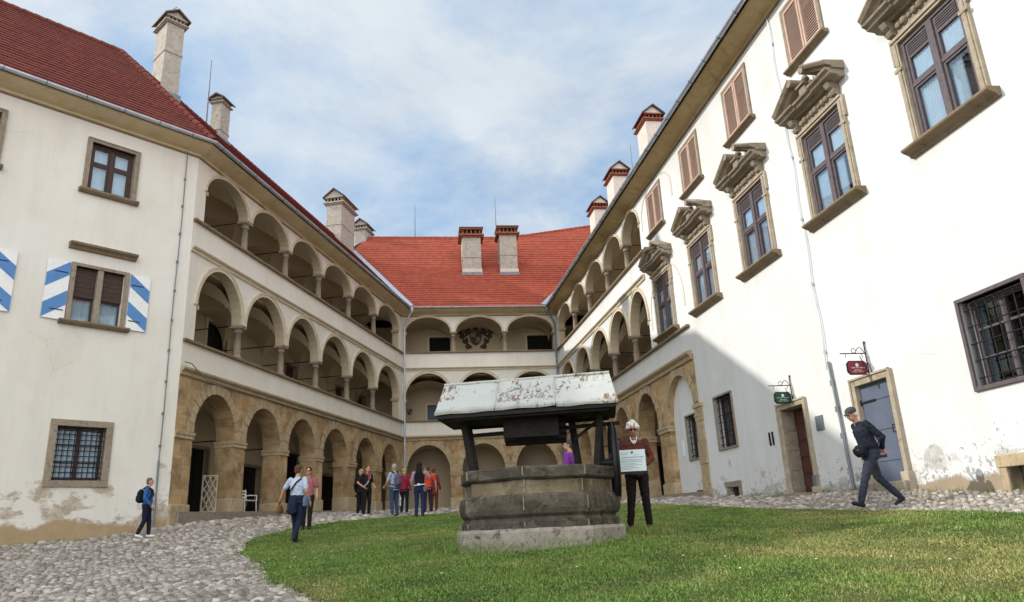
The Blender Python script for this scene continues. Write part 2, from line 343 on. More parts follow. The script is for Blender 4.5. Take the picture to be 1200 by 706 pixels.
# ------------------------------------------------------------------ plan of the courtyard
PO = {0: Vector((-10.717, 22.952)), 1: Vector((-10.717, 22.952)), 2: Vector((-6.923, 44.034)), 3: Vector((2.756, 45.293))}
DD = {0: Vector((.66632, .74567)), 1: Vector((.17713, .98419)), 2: Vector((.99157, .12954)), 3: Vector((.15673, -.98764))}
NN = {k: Vector((d.y, -d.x)) for k, d in DD.items()}               # towards the court
L1, L2 = 21.42, 9.76
def line_x(w1, o1, w2, o2):              # where wall w1 moved o1 into the court meets wall w2 moved o2
    a, b = NN[w1], NN[w2]; c1 = a.dot(PO[w1]) + o1; c2 = b.dot(PO[w2]) + o2
    det = a.x * b.y - a.y * b.x
    return Vector(((c1 * b.y - c2 * a.y) / det, (a.x * c2 - b.x * c1) / det))
def s_of(w_, p): return (p - PO[w_]).dot(DD[w_])
def ends(w_, o):                         # s range of wall w_ at court offset o
    s0 = {0: -34.0, 1: s_of(1, line_x(0, o, 1, o)), 2: s_of(2, line_x(1, o, 2, o)), 3: s_of(3, line_x(2, o, 3, o))}[w_]
    s1 = {0: s_of(0, line_x(0, o, 1, o)), 1: s_of(1, line_x(1, o, 2, o)), 2: s_of(2, line_x(2, o, 3, o)), 3: 47.0}[w_]
    return s0, s1
def world(w_, s, o, z=0.0): p = PO[w_] + DD[w_] * s + NN[w_] * o; return Vector((p.x, p.y, z))

# ------------------------------------------------------------------ terrain
_c = [(0, 0, .28), (0, 5.5, .6), (2.2, 11.3, .95), (0, 9.2, .78), (.25, 10.4, .82), (-3, 26, 1.62), (-6, 17.4, .98), (7.0, 12.6, 1.12), (-4, 6, .5), (6, 6, .7), (-8, 0, .1), (10, 0, .5), (-10, 10, .55)]
_c += [(*world(0, s, 0)[:2], z) for s, z in ((0, 1.55), (-1.5, 1.33), (-4.2, 1.19), (-12, .9), (-30, .2))]
_c += [(*world(1, s, 0)[:2], z) for s, z in ((3, 1.72), (8, 1.9), (15, 2.1), (21, 2.2))] + [(*world(2, 5, 0)[:2], 2.1)]
_c += [(*world(3, s, 0)[:2], z) for s, z in ((0, 2.1), (8, 2.0), (17, 1.84), (26.7, 1.52), (31, 1.42), (33.5, 1.28), (42, 1.0))]
_c = np.array(_c)
def _k(d): return np.where(d > 0, d * d * np.log(d + 1e-9), 0)
_n = len(_c); _A = np.zeros((_n + 3, _n + 3)); _A[:_n, :_n] = _k(np.linalg.norm(_c[:, None, :2] - _c[None, :, :2], axis=2)) + .3 * np.eye(_n)
_A[:_n, _n] = 1; _A[:_n, _n + 1:] = _c[:, :2]; _A[_n, :_n] = 1; _A[_n + 1:, :_n] = _c[:, :2].T
_w = np.linalg.solve(_A, np.r_[_c[:, 2], 0, 0, 0])
def gza(q):
    q = np.asarray(q, float); out = np.empty(len(q))
    for i in range(0, len(q), 20000):
        b = q[i:i + 20000]; out[i:i + 20000] = _k(np.linalg.norm(b[:, None] - _c[None, :, :2], axis=2)) @ _w[:-3] + _w[-3] + b @ _w[-2:]
    return np.clip(out, -.3, 2.6)
def gz(x, y): return float(gza([(x, y)])[0])

def sheet(name, poly, step, lift, mat, skirt=0.0):
    xs = [p[0] for p in poly]; ys = [p[1] for p in poly]; P = []
    for i, p in enumerate(poly):
        q = poly[(i + 1) % len(poly)]; d = math.dist(p, q); k = max(1, int(d / step))
        P += [(p[0] + (q[0] - p[0]) * j / k, p[1] + (q[1] - p[1]) * j / k) for j in range(k)]
    nb = len(P); gx = np.arange(min(xs), max(xs), step); gy = np.arange(min(ys), max(ys), step)
    inner = [(x, y) for x in gx for y in gy if inside(x, y, poly)]
    vv = [Vector(p) for p in P + inner]
    vo, eo, fo, *_ = delaunay_2d_cdt(vv, [(i, (i + 1) % nb) for i in range(nb)], [], 1, 1e-4)
    z = gza([tuple(p) for p in vo]) + lift
    mb = MB(); mb.add([(p.x, p.y, zz) for p, zz in zip(vo, z)], [tuple(f) for f in fo], 0, True)
    if skirt:
        zb = gza(P) + lift; vs = [(p[0], p[1], a) for p, a in zip(P, zb)] + [(p[0], p[1], a - skirt) for p, a in zip(P, zb)]
        mb.add(vs, [(i, (i + 1) % nb, nb + (i + 1) % nb, nb + i) for i in range(nb)])
    return mb.build(name, mat)
def inside(x, y, poly):
    c = False; n = len(poly); j = n - 1
    for i in range(n):
        xi, yi = poly[i]; xj, yj = poly[j]
        if (yi > y) != (yj > y) and x < (xj - xi) * (y - yi) / (yj - yi) + xi: c = not c
        j = i
    return c
def inside_a(q, poly):
    x, y = q[:, 0], q[:, 1]; c = np.zeros(len(q), bool); n = len(poly); j = n - 1
    for i in range(n):
        xi, yi = poly[i]; xj, yj = poly[j]
        if yi != yj: c ^= ((yi > y) != (yj > y)) & (x < (xj - xi) * (y - yi) / (yj - yi) + xi)
        j = i
    return c

# the courtyard floor reaches far beyond the walls; fine near the court, coarse outside
gx = np.r_[np.arange(-400, -40, 40), np.arange(-40, 24, .8), np.arange(24, 401, 40)]; gy = np.r_[np.arange(-400, -16, 40), np.arange(-16, 60, .8), np.arange(60, 461, 40)]
X, Y = np.meshgrid(gx, gy); q = np.stack([X.ravel(), Y.ravel()], 1)
qq = np.stack([np.clip(q[:, 0], -34, 20), np.clip(q[:, 1], -12, 56)], 1); Z = gza(qq)
nx = len(gx); g = MB(); g.add([(a, b, c) for (a, b), c in zip(q, Z)], [(j * nx + i, j * nx + i + 1, (j + 1) * nx + i + 1, (j + 1) * nx + i) for j in range(len(gy) - 1) for i in range(nx - 1)], 0, True)
tag(g.build('ground', 'joint'), kind='structure')

LAWN = [(-1.0, 4.2), (-1.65, 6.19), (-2.52, 8.07), (-3.5, 10.3), (-4.36, 12.42), (-5.25, 14.5), (-5.88, 16.21), (-6.35, 17.6), (-6.51, 18.72), (-6.5, 19.9), (-6.2, 21.1), (-5.42, 22.7), (-4.6, 23.7), (-3.4, 24.8),
        (-2.0, 25.8), (-.2, 26.4), (1.6, 26.0), (3.0, 24.6), (3.8, 22.2), (4.1, 19.5), (4.3, 17.0), (4.7, 15.0), (5.3, 13.55), (6.0, 12.2), (6.25, 10.8), (6.2, 9.3), (6.0, 7.0), (5.6, 4.0), (4.5, 1.5), (1.5, 1.0), (-.2, 2.2)]
def wav(p, i): return (p[0] + .07 * math.sin(i * 2.3), p[1] + .07 * math.cos(i * 1.7))
LAWN = [wav(p, i) for i, p in enumerate(LAWN)]
tag(sheet('lawn', LAWN, .4, .03, 'soil', .1), kind='structure')

# grass blades, thick near the camera
def make_grass():
    n = 1000000; pts = []
    r = 1.2 + (26.5 ** .55 * rng.random(n)) ** (1 / .55) * .98; th = rng.uniform(R(-62), R(62), n)
    q = np.stack([r * np.sin(th), r * np.cos(th)], 1); q = q[inside_a(q + rng.normal(0, .07, q.shape), LAWN)]
    q = q[(q[:, 1] > 3.6)]
    n = len(q); d = np.linalg.norm(q, axis=1); z = gza(q) + .025
    h = rng.uniform(.009, .022, n) * (1 + d * .03); wd = rng.uniform(.003, .005, n) * (1 + d * .11); a = rng.uniform(0, 2 * np.pi, n); ln = rng.normal(0, .011, (n, 2))
    tall = rng.random(n) < .03; h[tall] *= 1.9; clump = np.sin(q[:, 0] * 3.1 + 2 * np.sin(q[:, 1] * 1.7)) * np.sin(q[:, 1] * 2.7 + 1.5 * np.sin(q[:, 0] * 2.3)); h *= 1 + .35 * clump; wd *= 1 + .25 * clump
    v = np.empty((n, 3, 3)); ca, sa = np.cos(a) * wd, np.sin(a) * wd
    v[:, 0] = np.stack([q[:, 0] - ca, q[:, 1] - sa, z], 1); v[:, 1] = np.stack([q[:, 0] + ca, q[:, 1] + sa, z], 1); v[:, 2] = np.stack([q[:, 0] + ln[:, 0], q[:, 1] + ln[:, 1], z + h], 1)
    me = bpy.data.meshes.new('grass'); me.vertices.add(n * 3); me.vertices.foreach_set('co', v.ravel()); me.loops.add(n * 3); me.polygons.add(n)
    me.loops.foreach_set('vertex_index', np.arange(n * 3, dtype=np.int32)); me.polygons.foreach_set('loop_start', np.arange(0, n * 3, 3, dtype=np.int32)); me.polygons.foreach_set('loop_total', np.full(n, 3, dtype=np.int32))
    me.materials.append(M['grass']); me.update(calc_edges=True); o = bpy.data.objects.new('grass', me); COL.objects.link(o)
    tag(o, 'short mown green grass covering the castle courtyard', 'grass', kind='stuff'); print('grass', n)
make_grass()
walk = [tuple(world(1, 9.5, .1)[:2]), tuple(world(1, 9.5, 1.0)[:2]), tuple(world(1, 15, 1.9)[:2]), tuple(line_x(1, 2.1, 2, 2.4)), tuple(world(2, 7.2, 2.4)[:2]), tuple(world(3, 8.0, 1.8)[:2]), tuple(world(3, 16.0, 1.0)[:2]), tuple(world(3, 16.0, .1)[:2]), tuple(line_x(2, .1, 3, .1)), tuple(line_x(1, .1, 2, .1))]
tag(sheet('paved_walk', walk, .6, .075, 'flag', .1), kind='structure')
fm = MB()
for k in range(26):
    x, y = random.gauss(-3.3, .6), random.gauss(12.0, 1.4)
    if k > 16: x, y = random.uniform(-1, 5), random.uniform(5.5, 8)
    z = gz(x, y) + .05; fm.lathe([(.001, z), (.014, z + .004), (.001, z + .01)], 6, x, y)
tag(fm.build('daisies', plain('white_petals', (.8, .8, .78))), 'tiny white daisies scattered in the lawn', 'flowers', kind='stuff')

# cobbles: each one a low domed stone
def make_cobbles():
    court = [tuple(world(0, -26, .02)[:2]), tuple(world(0, 0, .02)[:2]), tuple(world(1, 0, .02)[:2]), tuple(world(1, L1, .02)[:2]), tuple(world(2, L2, .02)[:2]), tuple(world(3, 44, .02)[:2])]
    court += [(3, 2), (-8, 2)]
    P = []
    for lo, hi, st in ((0, 11, .108), (11, 17, .122), (17, 24, .17), (24, 44, .28)):
        xs = np.arange(-26, 12, st); ys = np.arange(2, 45, st * .9); X, Y = np.meshgrid(xs, ys); X[::2] += st / 2
        q = np.stack([X.ravel(), Y.ravel()], 1) + rng.normal(0, st * .14, (X.size, 2)); d = np.linalg.norm(q, axis=1)
        ok = (d >= lo) & (d < hi) & inside_a(q, court) & ~inside_a(q, [(x * 1.0, y) for x, y in LAWN]) & (np.abs(np.arctan2(q[:, 0], q[:, 1])) < R(40))
        q = q[ok]; P.append(np.c_[q, np.full(len(q), st)])
    P = np.concatenate(P); n = len(P); K = 7; st = P[:, 2]
    a0 = rng.uniform(0, 6.28, n); rad = st * rng.uniform(.38, .60, n); el = rng.uniform(.55, 1.0, n); hh = st * rng.uniform(.06, .34, n); z = gza(P[:, :2])
    ang = np.linspace(0, 2 * np.pi, K, endpoint=False)[None] + rng.normal(0, .13, (n, K)); ro = rad[:, None] * rng.uniform(.86, 1.12, (n, K))
    lx, ly = ro * np.cos(ang), ro * np.sin(ang) * el[:, None]; x = lx * np.cos(a0)[:, None] - ly * np.sin(a0)[:, None]; y = lx * np.sin(a0)[:, None] + ly * np.cos(a0)[:, None]
    tx, ty = rng.normal(0, .12, n), rng.normal(0, .12, n)
    V = np.empty((n, 2 * K + 1, 3))
    V[:, :K, 0] = P[:, :1] + x; V[:, :K, 1] = P[:, 1:2] + y; V[:, :K, 2] = z[:, None] - .02
    V[:, K:2 * K, 0] = P[:, :1] + x * .80; V[:, K:2 * K, 1] = P[:, 1:2] + y * .80; V[:, K:2 * K, 2] = z[:, None] + (hh * .8)[:, None] + x * tx[:, None] + y * ty[:, None]
    V[:, 2 * K, 0] = P[:, 0]; V[:, 2 * K, 1] = P[:, 1]; V[:, 2 * K, 2] = z + hh
    b = (np.arange(n) * (2 * K + 1))[:, None]; j = np.arange(K); k = (j + 1) % K
    quads = np.stack([b + j, b + k, b + K + k, b + K + j], 2).reshape(-1, 4); tris = np.stack([b + K + j, b + K + k, np.repeat(b + 2 * K, K, 1)], 2).reshape(-1, 3)
    me = bpy.data.meshes.new('cobblestones'); me.vertices.add(V.shape[0] * V.shape[1]); me.vertices.foreach_set('co', V.ravel())
    nq, ntr = len(quads), len(tris); me.loops.add(nq * 4 + ntr * 3); me.polygons.add(nq + ntr)
    me.loops.foreach_set('vertex_index', np.r_[quads.ravel(), tris.ravel()].astype(np.int32))
    me.polygons.foreach_set('loop_start', np.r_[np.arange(nq) * 4, nq * 4 + np.arange(ntr) * 3].astype(np.int32)); me.polygons.foreach_set('loop_total', np.r_[np.full(nq, 4), np.full(ntr, 3)].astype(np.int32))
    me.polygons.foreach_set('use_smooth', np.ones(nq + ntr, bool)); me.materials.append(M['cobble']); me.update(calc_edges=True)
    o = bpy.data.objects.new('cobbled_path', me); COL.objects.link(o); tag(o, kind='structure'); print('cobbles', n)
make_cobbles()
# ------------------------------------------------------------------ the castle wings
def wing_root(w_, label):
    o = empty('castle_wing', (PO[w_].x, PO[w_].y, 0), math.atan2(DD[w_].y, DD[w_].x)); tag(o, label, 'building', 'wings of the castle round the courtyard'); return o
W = {0: wing_root(0, 'plain grey plastered castle wing with blue and white striped shutters, at the left edge'),
     1: wing_root(1, 'left arcaded castle wing in shade with three storeys of arches running back'),
     2: wing_root(2, 'castle wing at the far end of the courtyard under the bright red tiled roof'),
     3: wing_root(3, 'bright white castle wing on the right with large pedimented windows')}
def mold(w_, prof, s0=None, s1=None, mb=None, m=0, smooth=False):
    """closed (offset, z) profile run along the wall, mitred at the corners; local y = -offset"""
    mb = mb or MB(); A = []; B = []
    for o, z in prof:
        e = ends(w_, o); A.append((e[0] if s0 is None else s0, -o, z)); B.append((e[1] if s1 is None else s1, -o, z))
    return mb.loft([A, B], m, True, smooth)
def rect(o0, o1, z0, z1): return [(o0, z0), (o1, z0), (o1, z1), (o0, z1)]
ZE, OV, PITCH = 14.30, .66, R(46); TP = math.tan(PITCH)

# ---- eaves, gutters, roofs
def run_pt(w_, s, r): return (s, -(OV - r), ZE + .06 + r * TP)      # roof surface point in wall frame
def roof(w_, poly, rows=.30, mat='tile'):
    """poly: convex list of (s, run). stepped tile courses clipped to the polygon"""
    mb = MB(); rmax = max(p[1] for p in poly); st = rows * math.cos(PITCH); r = min(p[1] for p in poly)
    def span(rr):
        xs = []
        for i, p in enumerate(poly):
            q = poly[(i + 1) % len(poly)]
            if (p[1] - rr) * (q[1] - rr) <= 0 and p[1] != q[1]: xs.append(p[0] + (q[0] - p[0]) * (rr - p[1]) / (q[1] - p[1]))
        return (min(xs), max(xs)) if len(xs) > 1 else None
    while r < rmax - .02:
        r1 = min(r + st, rmax - 1e-3); a = span(r + 1e-4); b = span(r1)
        if a and b:
            lift = .035; n = Vector((0, -math.sin(PITCH), math.cos(PITCH)))
            def P(s, rr, h): p = Vector(run_pt(w_, s, rr)) + n * h; return p
            seg = max(1, int((a[1] - a[0]) / 2.2)); 
            for i in range(seg):
                f0, f1 = i / seg, (i + 1) / seg
                s0, s1 = a[0] + (a[1] - a[0]) * f0, a[0] + (a[1] - a[0]) * f1; t0, t1 = b[0] + (b[1] - b[0]) * f0, b[0] + (b[1] - b[0]) * f1
                j = random.uniform(-.006, .006)
                mb.add([P(s0, r, 0), P(s1, r, 0), P(s1, r, lift + j), P(s0, r, lift + j), P(t1, r1, .0), P(t0, r1, .0)], [(0, 1, 2, 3), (3, 2, 4, 5)])
        r += st
    return mb.build('roof', mat, W[w_])
HT = 5.6
def corner_s(w_, wa, wb, r): return s_of(w_, line_x(wa, OV - r, wb, OV - r))
rd = {}
e01_0 = corner_s(0, 0, 1, 0); h01_0 = corner_s(0, 0, 1, HT)
rd[0] = roof(0, [(-34, 0), (e01_0, 0), (h01_0, HT), (-34, HT)], mat='tile_dark')
rd[1] = roof(1, [(corner_s(1, 0, 1, 0), 0), (corner_s(1, 1, 2, 0), 0), (corner_s(1, 1, 2, HT), HT), (corner_s(1, 0, 1, HT), HT)], mat='tile_dark')
RB = 7.3
rd[2] = roof(2, [(corner_s(2, 1, 2, 0), 0), (corner_s(2, 2, 3, 0), 0), (corner_s(2, 2, 3, 9.9), 9.9), (9.3, RB + .35), (7.2, RB), (-2.7, RB), (corner_s(2, 1, 2, HT), HT)])
rd[3] = roof(3, [(corner_s(3, 2, 3, 0), 0), (47, 0), (47, HT), (corner_s(3, 2, 3, HT), HT)])
def slab(w_, pts, name='roof', mat='tile_dark', parent=None, th=.12):
    v = [Vector(p) for p in pts]; n = (v[1] - v[0]).cross(v[2] - v[0]).normalized() * th
    if n.z < 0: n = -n
    mb = MB(); k = len(v); mb.add(v + [p - n for p in v], [tuple(range(k)), tuple(range(k, 2 * k))[::-1]] + [(i, (i + 1) % k, k + (i + 1) % k, k + i) for i in range(k)])
    return mb.build(name, mat, parent or W[w_])
def outer(w_, sA, sB, sA2, sB2, r):      # far slope of a roof, its wall and the closed body below
    zt = ZE + .06 + r * TP; y0 = r - OV; y1 = 2 * r - OV
    slab(w_, [(sA, y0, zt), (sB, y0, zt), (sB2, y1, ZE), (sA2, y1, ZE)], 'rear_roof_slope', 'tile_dark', rd[w_])
    MB().box(sA2 + .3, sB2 - .3, y1 - .9, y1 - .3, -.5, ZE - .05).build('rear_wall', 'wall_left', W[w_])
outer(0, -34, h01_0, -34, h01_0 + 3, HT)
outer(1, corner_s(1, 0, 1, HT), corner_s(1, 1, 2, HT) + 2, corner_s(1, 0, 1, HT) - 3, L1 + 4, HT)
outer(3, corner_s(3, 2, 3, HT), 47, corner_s(3, 2, 3, HT) - 2, 47, HT)
slab(2, [(-2.7, RB - OV, ZE + .06 + RB * TP), (7.2, RB - OV, ZE + .06 + RB * TP), (7.2, 2 * RB - OV, ZE), (-6, 2 * RB - OV, ZE)], 'rear_roof_slope', 'tile_dark', rd[2])
slab(2, [(7.2, RB - OV, ZE + .06 + RB * TP), (corner_s(2, 2, 3, 9.9), 9.9 - OV, ZE + .06 + 9.9 * TP), (corner_s(2, 2, 3, 9.9), 18, ZE + 2), (7.2, 2 * RB - OV, ZE)], 'rear_roof_slope', 'tile_dark', rd[2])
MB().box(-8, 20, 13.0, 13.6, -.5, ZE).build('rear_wall', 'wall_left', W[2])
MB().prism([(ZE, 0)] , 0, 1) if False else None
gm = MB()
gm.add([(-2.7, 6.64, ZE + RB * TP), (-4.2, 4.9, ZE + HT * TP), (-4.2, 9, ZE + HT * TP - .5), (-4.2, 4.9, ZE), (-4.2, 12, ZE)], [(0, 1, 2), (1, 3, 4, 2)]); gm.build('gable_wall', 'chim', W[2])
# end walls close the two long wings
for w_, s_ in ((0, -34), (3, 47)):
    mb = MB(); mb.add([(s_, 0, -.5), (s_, 9.9, -.5), (s_, 9.9, ZE), (s_, HT - OV, ZE + HT * TP), (s_, 0, ZE)], [(0, 1, 2, 3, 4)]); mb.build('end_wall', 'wall_left', W[w_])
# ridge and hip tiles
def ridge(w_, pts, name='ridge_tiles', r=.13):
    P = [Vector(p) for p in pts]; mb = MB()
    for a, b in zip(P[:-1], P[1:]):
        L = (b - a).length; k = max(1, int(L / .38))
        for i in range(k): mb.tube([a.lerp(b, i / k), a.lerp(b, (i + .97) / k)], [r, r * .84], 8, 0, True)
    return mb.build(name, 'tile_dark' if w_ != 2 else 'tile', rd[w_])
ridge(0, [run_pt(0, -34, HT), run_pt(0, h01_0, HT)]); ridge(0, [run_pt(0, e01_0 + .02, .05), run_pt(0, h01_0, HT)], 'hip_tiles', .15)
ridge(1, [run_pt(1, corner_s(1, 0, 1, HT), HT), run_pt(1, corner_s(1, 1, 2, HT), HT)])
ridge(2, [run_pt(2, -2.7, RB), run_pt(2, 7.2, RB), run_pt(2, 9.3, RB + .35), run_pt(2, corner_s(2, 2, 3, 9.9), 9.9)])
ridge(3, [run_pt(3, corner_s(3, 2, 3, HT), HT), run_pt(3, 47, HT)])
def valley(w_, wa, wb, rmax, ws=.5):
    mb = MB(); N = 12
    for sg in (-1, 1):
        a = []; b = []
        for i in range(N + 1):
            r = rmax * i / N; s = corner_s(w_, wa, wb, r); a.append(Vector(run_pt(w_, s, r)) + Vector((0, -.04, .05)))
            b.append(Vector(run_pt(w_, s + sg * ws, r)) + Vector((0, -.04, .09)) if (sg > 0) == (w_ == 2 and wa == 1) else a[-1] + Vector((sg * ws, 0, ws * .7)))
        mb.add(a + b, [(i, i + 1, N + 2 + i, N + 1 + i) for i in range(N)])
    return mb.build('valley_flashing', 'zinc', rd[w_])
valley(2, 1, 2, 5.6, .26); valley(2, 2, 3, 9.4, .42)
# coved eaves, the thin dark fillet and the gutter
for w_ in range(4):
    zt = ZE - .02
    cove = [(0, 13.95), (.05, 13.97), (.07, 14.03), (.14, 14.05), (.24, 14.07), (.40, 14.12), (.56, 14.19), (.60, 14.22), (.60, zt), (-.2, zt), (-.2, 13.95)]
    mold(w_, cove).build('coved_eaves', 'cove' if w_ == 3 else 'cove_pale', W[w_])
    mold(w_, rect(.0, .035, 13.90, 13.945)).build('eaves_fillet', 'coping', W[w_])
    g = [(OV + .07 + .085 * math.cos(a), ZE + .03 + .085 * math.sin(a)) for a in [math.pi + math.pi * i / 8 for i in range(9)]]
    g += [(p[0] * 1.0 - .0, p[1]) for p in [(OV + .07 + .07 * math.cos(a), ZE + .032 + .07 * math.sin(a)) for a in [2 * math.pi - math.pi * i / 8 for i in range(9)]]]
    go = mold(w_, g, smooth=False); 
    go.build('gutter', 'zinc' if w_ in (1, 3) else 'gutter', W[w_])
    mb = MB(); e = ends(w_, OV)
    for i in range(int((e[1] - e[0]) / 1.1)):
        s = e[0] + .4 + i * 1.1
        mb.tube([(s, -(OV + .07 + .095 * math.cos(a)), ZE + .03 + .095 * math.sin(a)) for a in [math.pi + math.pi * k / 6 for k in range(7)]], .012, 5)
    mb.build('gutter_brackets', 'pipe', W[w_])

# ---- arcaded walls
ZR2, ZS2, ZR1, ZS1 = 11.62, 10.65, 7.40, 6.45      # upper coping, upper string course, lower coping, lower string course
def gallery_hole(xs, z0, zc, rise, gap=.34):
    """xs: edges [left jamb, column centres..., right jamb]"""
    pts = [(xs[0], z0), (xs[-1], z0)]
    for i in range(len(xs) - 1, 0, -1):
        a = xs[i - 1] + (gap / 2 if i - 1 > 0 else 0); b = xs[i] - (gap / 2 if i < len(xs) - 1 else 0)
        pts += arc(a, b, zc, rise, 16)
    return pts
def archivolts(w_, xs, zc, rise, wd=.17, gap=.34, pr=.045, mat='cream', y=0):
    for i in range(1, len(xs)):
        a = xs[i - 1] + (gap / 2 if i - 1 > 0 else 0); b = xs[i] - (gap / 2 if i < len(xs) - 1 else 0)
        I = arc(a, b, zc, rise, 20); O = arc(a - wd, b + wd, zc, rise + wd, 20); mb = MB()
        lim0 = xs[i - 1] + .004 if i > 1 else -99; lim1 = xs[i] - .004 if i < len(xs) - 1 else 99
        O = [(min(max(p[0], lim0), lim1), p[1]) for p in O]
        for yy0, yy1, ii, oo in ((-pr, .0, I, O),):
            rings = [[(p[0], yy1, p[1]), (p[0], yy0, p[1]), (q_[0], yy0, q_[1]), (q_[0], yy1, q_[1])] for p, q_ in zip(ii, oo)]
            mb.loft(rings, 0, True)
        I2 = [(p[0] + (q_[0] - p[0]) * .7, p[1] + (q_[1] - p[1]) * .7) for p, q_ in zip(I, O)]
        mb.loft([[(p[0], -pr, p[1]), (p[0], -pr - .025, p[1]), (q_[0], -pr - .025, q_[1]), (q_[0], -pr, q_[1])] for p, q_ in zip(I2, O)], 0, True)
        mb.build('archivolt', mat, W[w_])
def column_mesh(h, r=.135):
    mb = MB(); mb.box(-.20, .20, -.20, .20, 0, .09); mb.lathe([(.19, .09), (.195, .12), (.18, .15), (r + .01, .17), (r, .22), (r * 1.03, h * .35), (r * .9, h - .26), (r + .03, h - .25), (r + .03, h - .22), (r * .92, h - .2), (r + .02, h - .14), (.19, h - .09)], 14)
    mb.box(-.215, .215, -.215, .215, h - .09, h); return mb.mesh('column', 'greystone')
COLM = {1: column_mesh(12.9 - ZR2), 2: column_mesh(8.7 - ZR1)}
def columns(w_, xs, z0, which, y=.20):
    for x in xs[1:-1]:
        o = bpy.data.objects.new('column', COLM[which]); COL.objects.link(o); o.parent = W[w_]; o.location = (x, y, z0)
    for x, sg in ((xs[0], 1), (xs[-1], -1)):
        MB().box(-.02 if sg > 0 else -.10, .10 if sg > 0 else .02, -.03, .44, (12.9 if which == 1 else 8.7) - z0 - .16, (12.9 if which == 1 else 8.7) - z0).build('impost', 'sand', W[w_], (x, 0, z0))
def groin(w_, xs, z0, rise, d0, d1, name='vault', n=22):
    mb = MB()
    for a, b in zip(xs[:-1], xs[1:]):
        vs = []; fs = []
        for i in range(n + 1):
            for j in range(n + 1):
                u = -1 + 2 * i / n; v = -1 + 2 * j / n; hu = math.sqrt(max(0, 1 - u * u)); hv = math.sqrt(max(0, 1 - v * v))
                vs.append((a + (b - a) * i / n, d0 + (d1 - d0) * j / n, z0 + rise * max(hu, hv) * 1.0 + .01))
        for i in range(n):
            for j in range(n): fs.append((i * (n + 1) + j, i * (n + 1) + j + 1, (i + 1) * (n + 1) + j + 1, (i + 1) * (n + 1) + j))
        mb.add(vs, fs, 0, False)
        mb.box(a - .14, a + .14, d0, d1, z0 + rise + .03, z0 + rise + .08)
    zt = z0 + rise + .30; mb.box(xs[0] - .3, xs[-1] + .3, d0, d1, zt, zt + .1)
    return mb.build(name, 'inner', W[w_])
def tie_rods(w_, xs, z, d1):
    me = MB().tube([(0, .2, 0), (0, d1, 0)], .022, 6).mesh('tie_rod', 'iron')
    for x in xs: o = bpy.data.objects.new('tie_rod', me); COL.objects.link(o); o.parent = W[w_]; o.location = (x, 0, z)
GD = 2.85                                             # depth of the galleries
def voussoirs(w_, a, b, zc, rise, wd=.35, n=15, pr=.02):
    mb = MB()
    for i in range(n):
        t0 = math.pi * (i + .06) / n; t1 = math.pi * (i + .94) / n; c = (a + b) / 2; h = (b - a) / 2; k = pr + random.uniform(-.012, .014); ww = wd * random.uniform(.86, 1.1)
        p = [(c + h * math.cos(t), zc + rise * math.sin(t)) for t in (t0, t1)]; q_ = [(c + (h + ww) * math.cos(t), zc + (rise + ww) * math.sin(t)) for t in (t1, t0)]
        pts = p + q_; mb.prism([(x, z) for x, z in pts], -k, .0)
    mb.build('voussoir_arch', 'sand', W[w_])

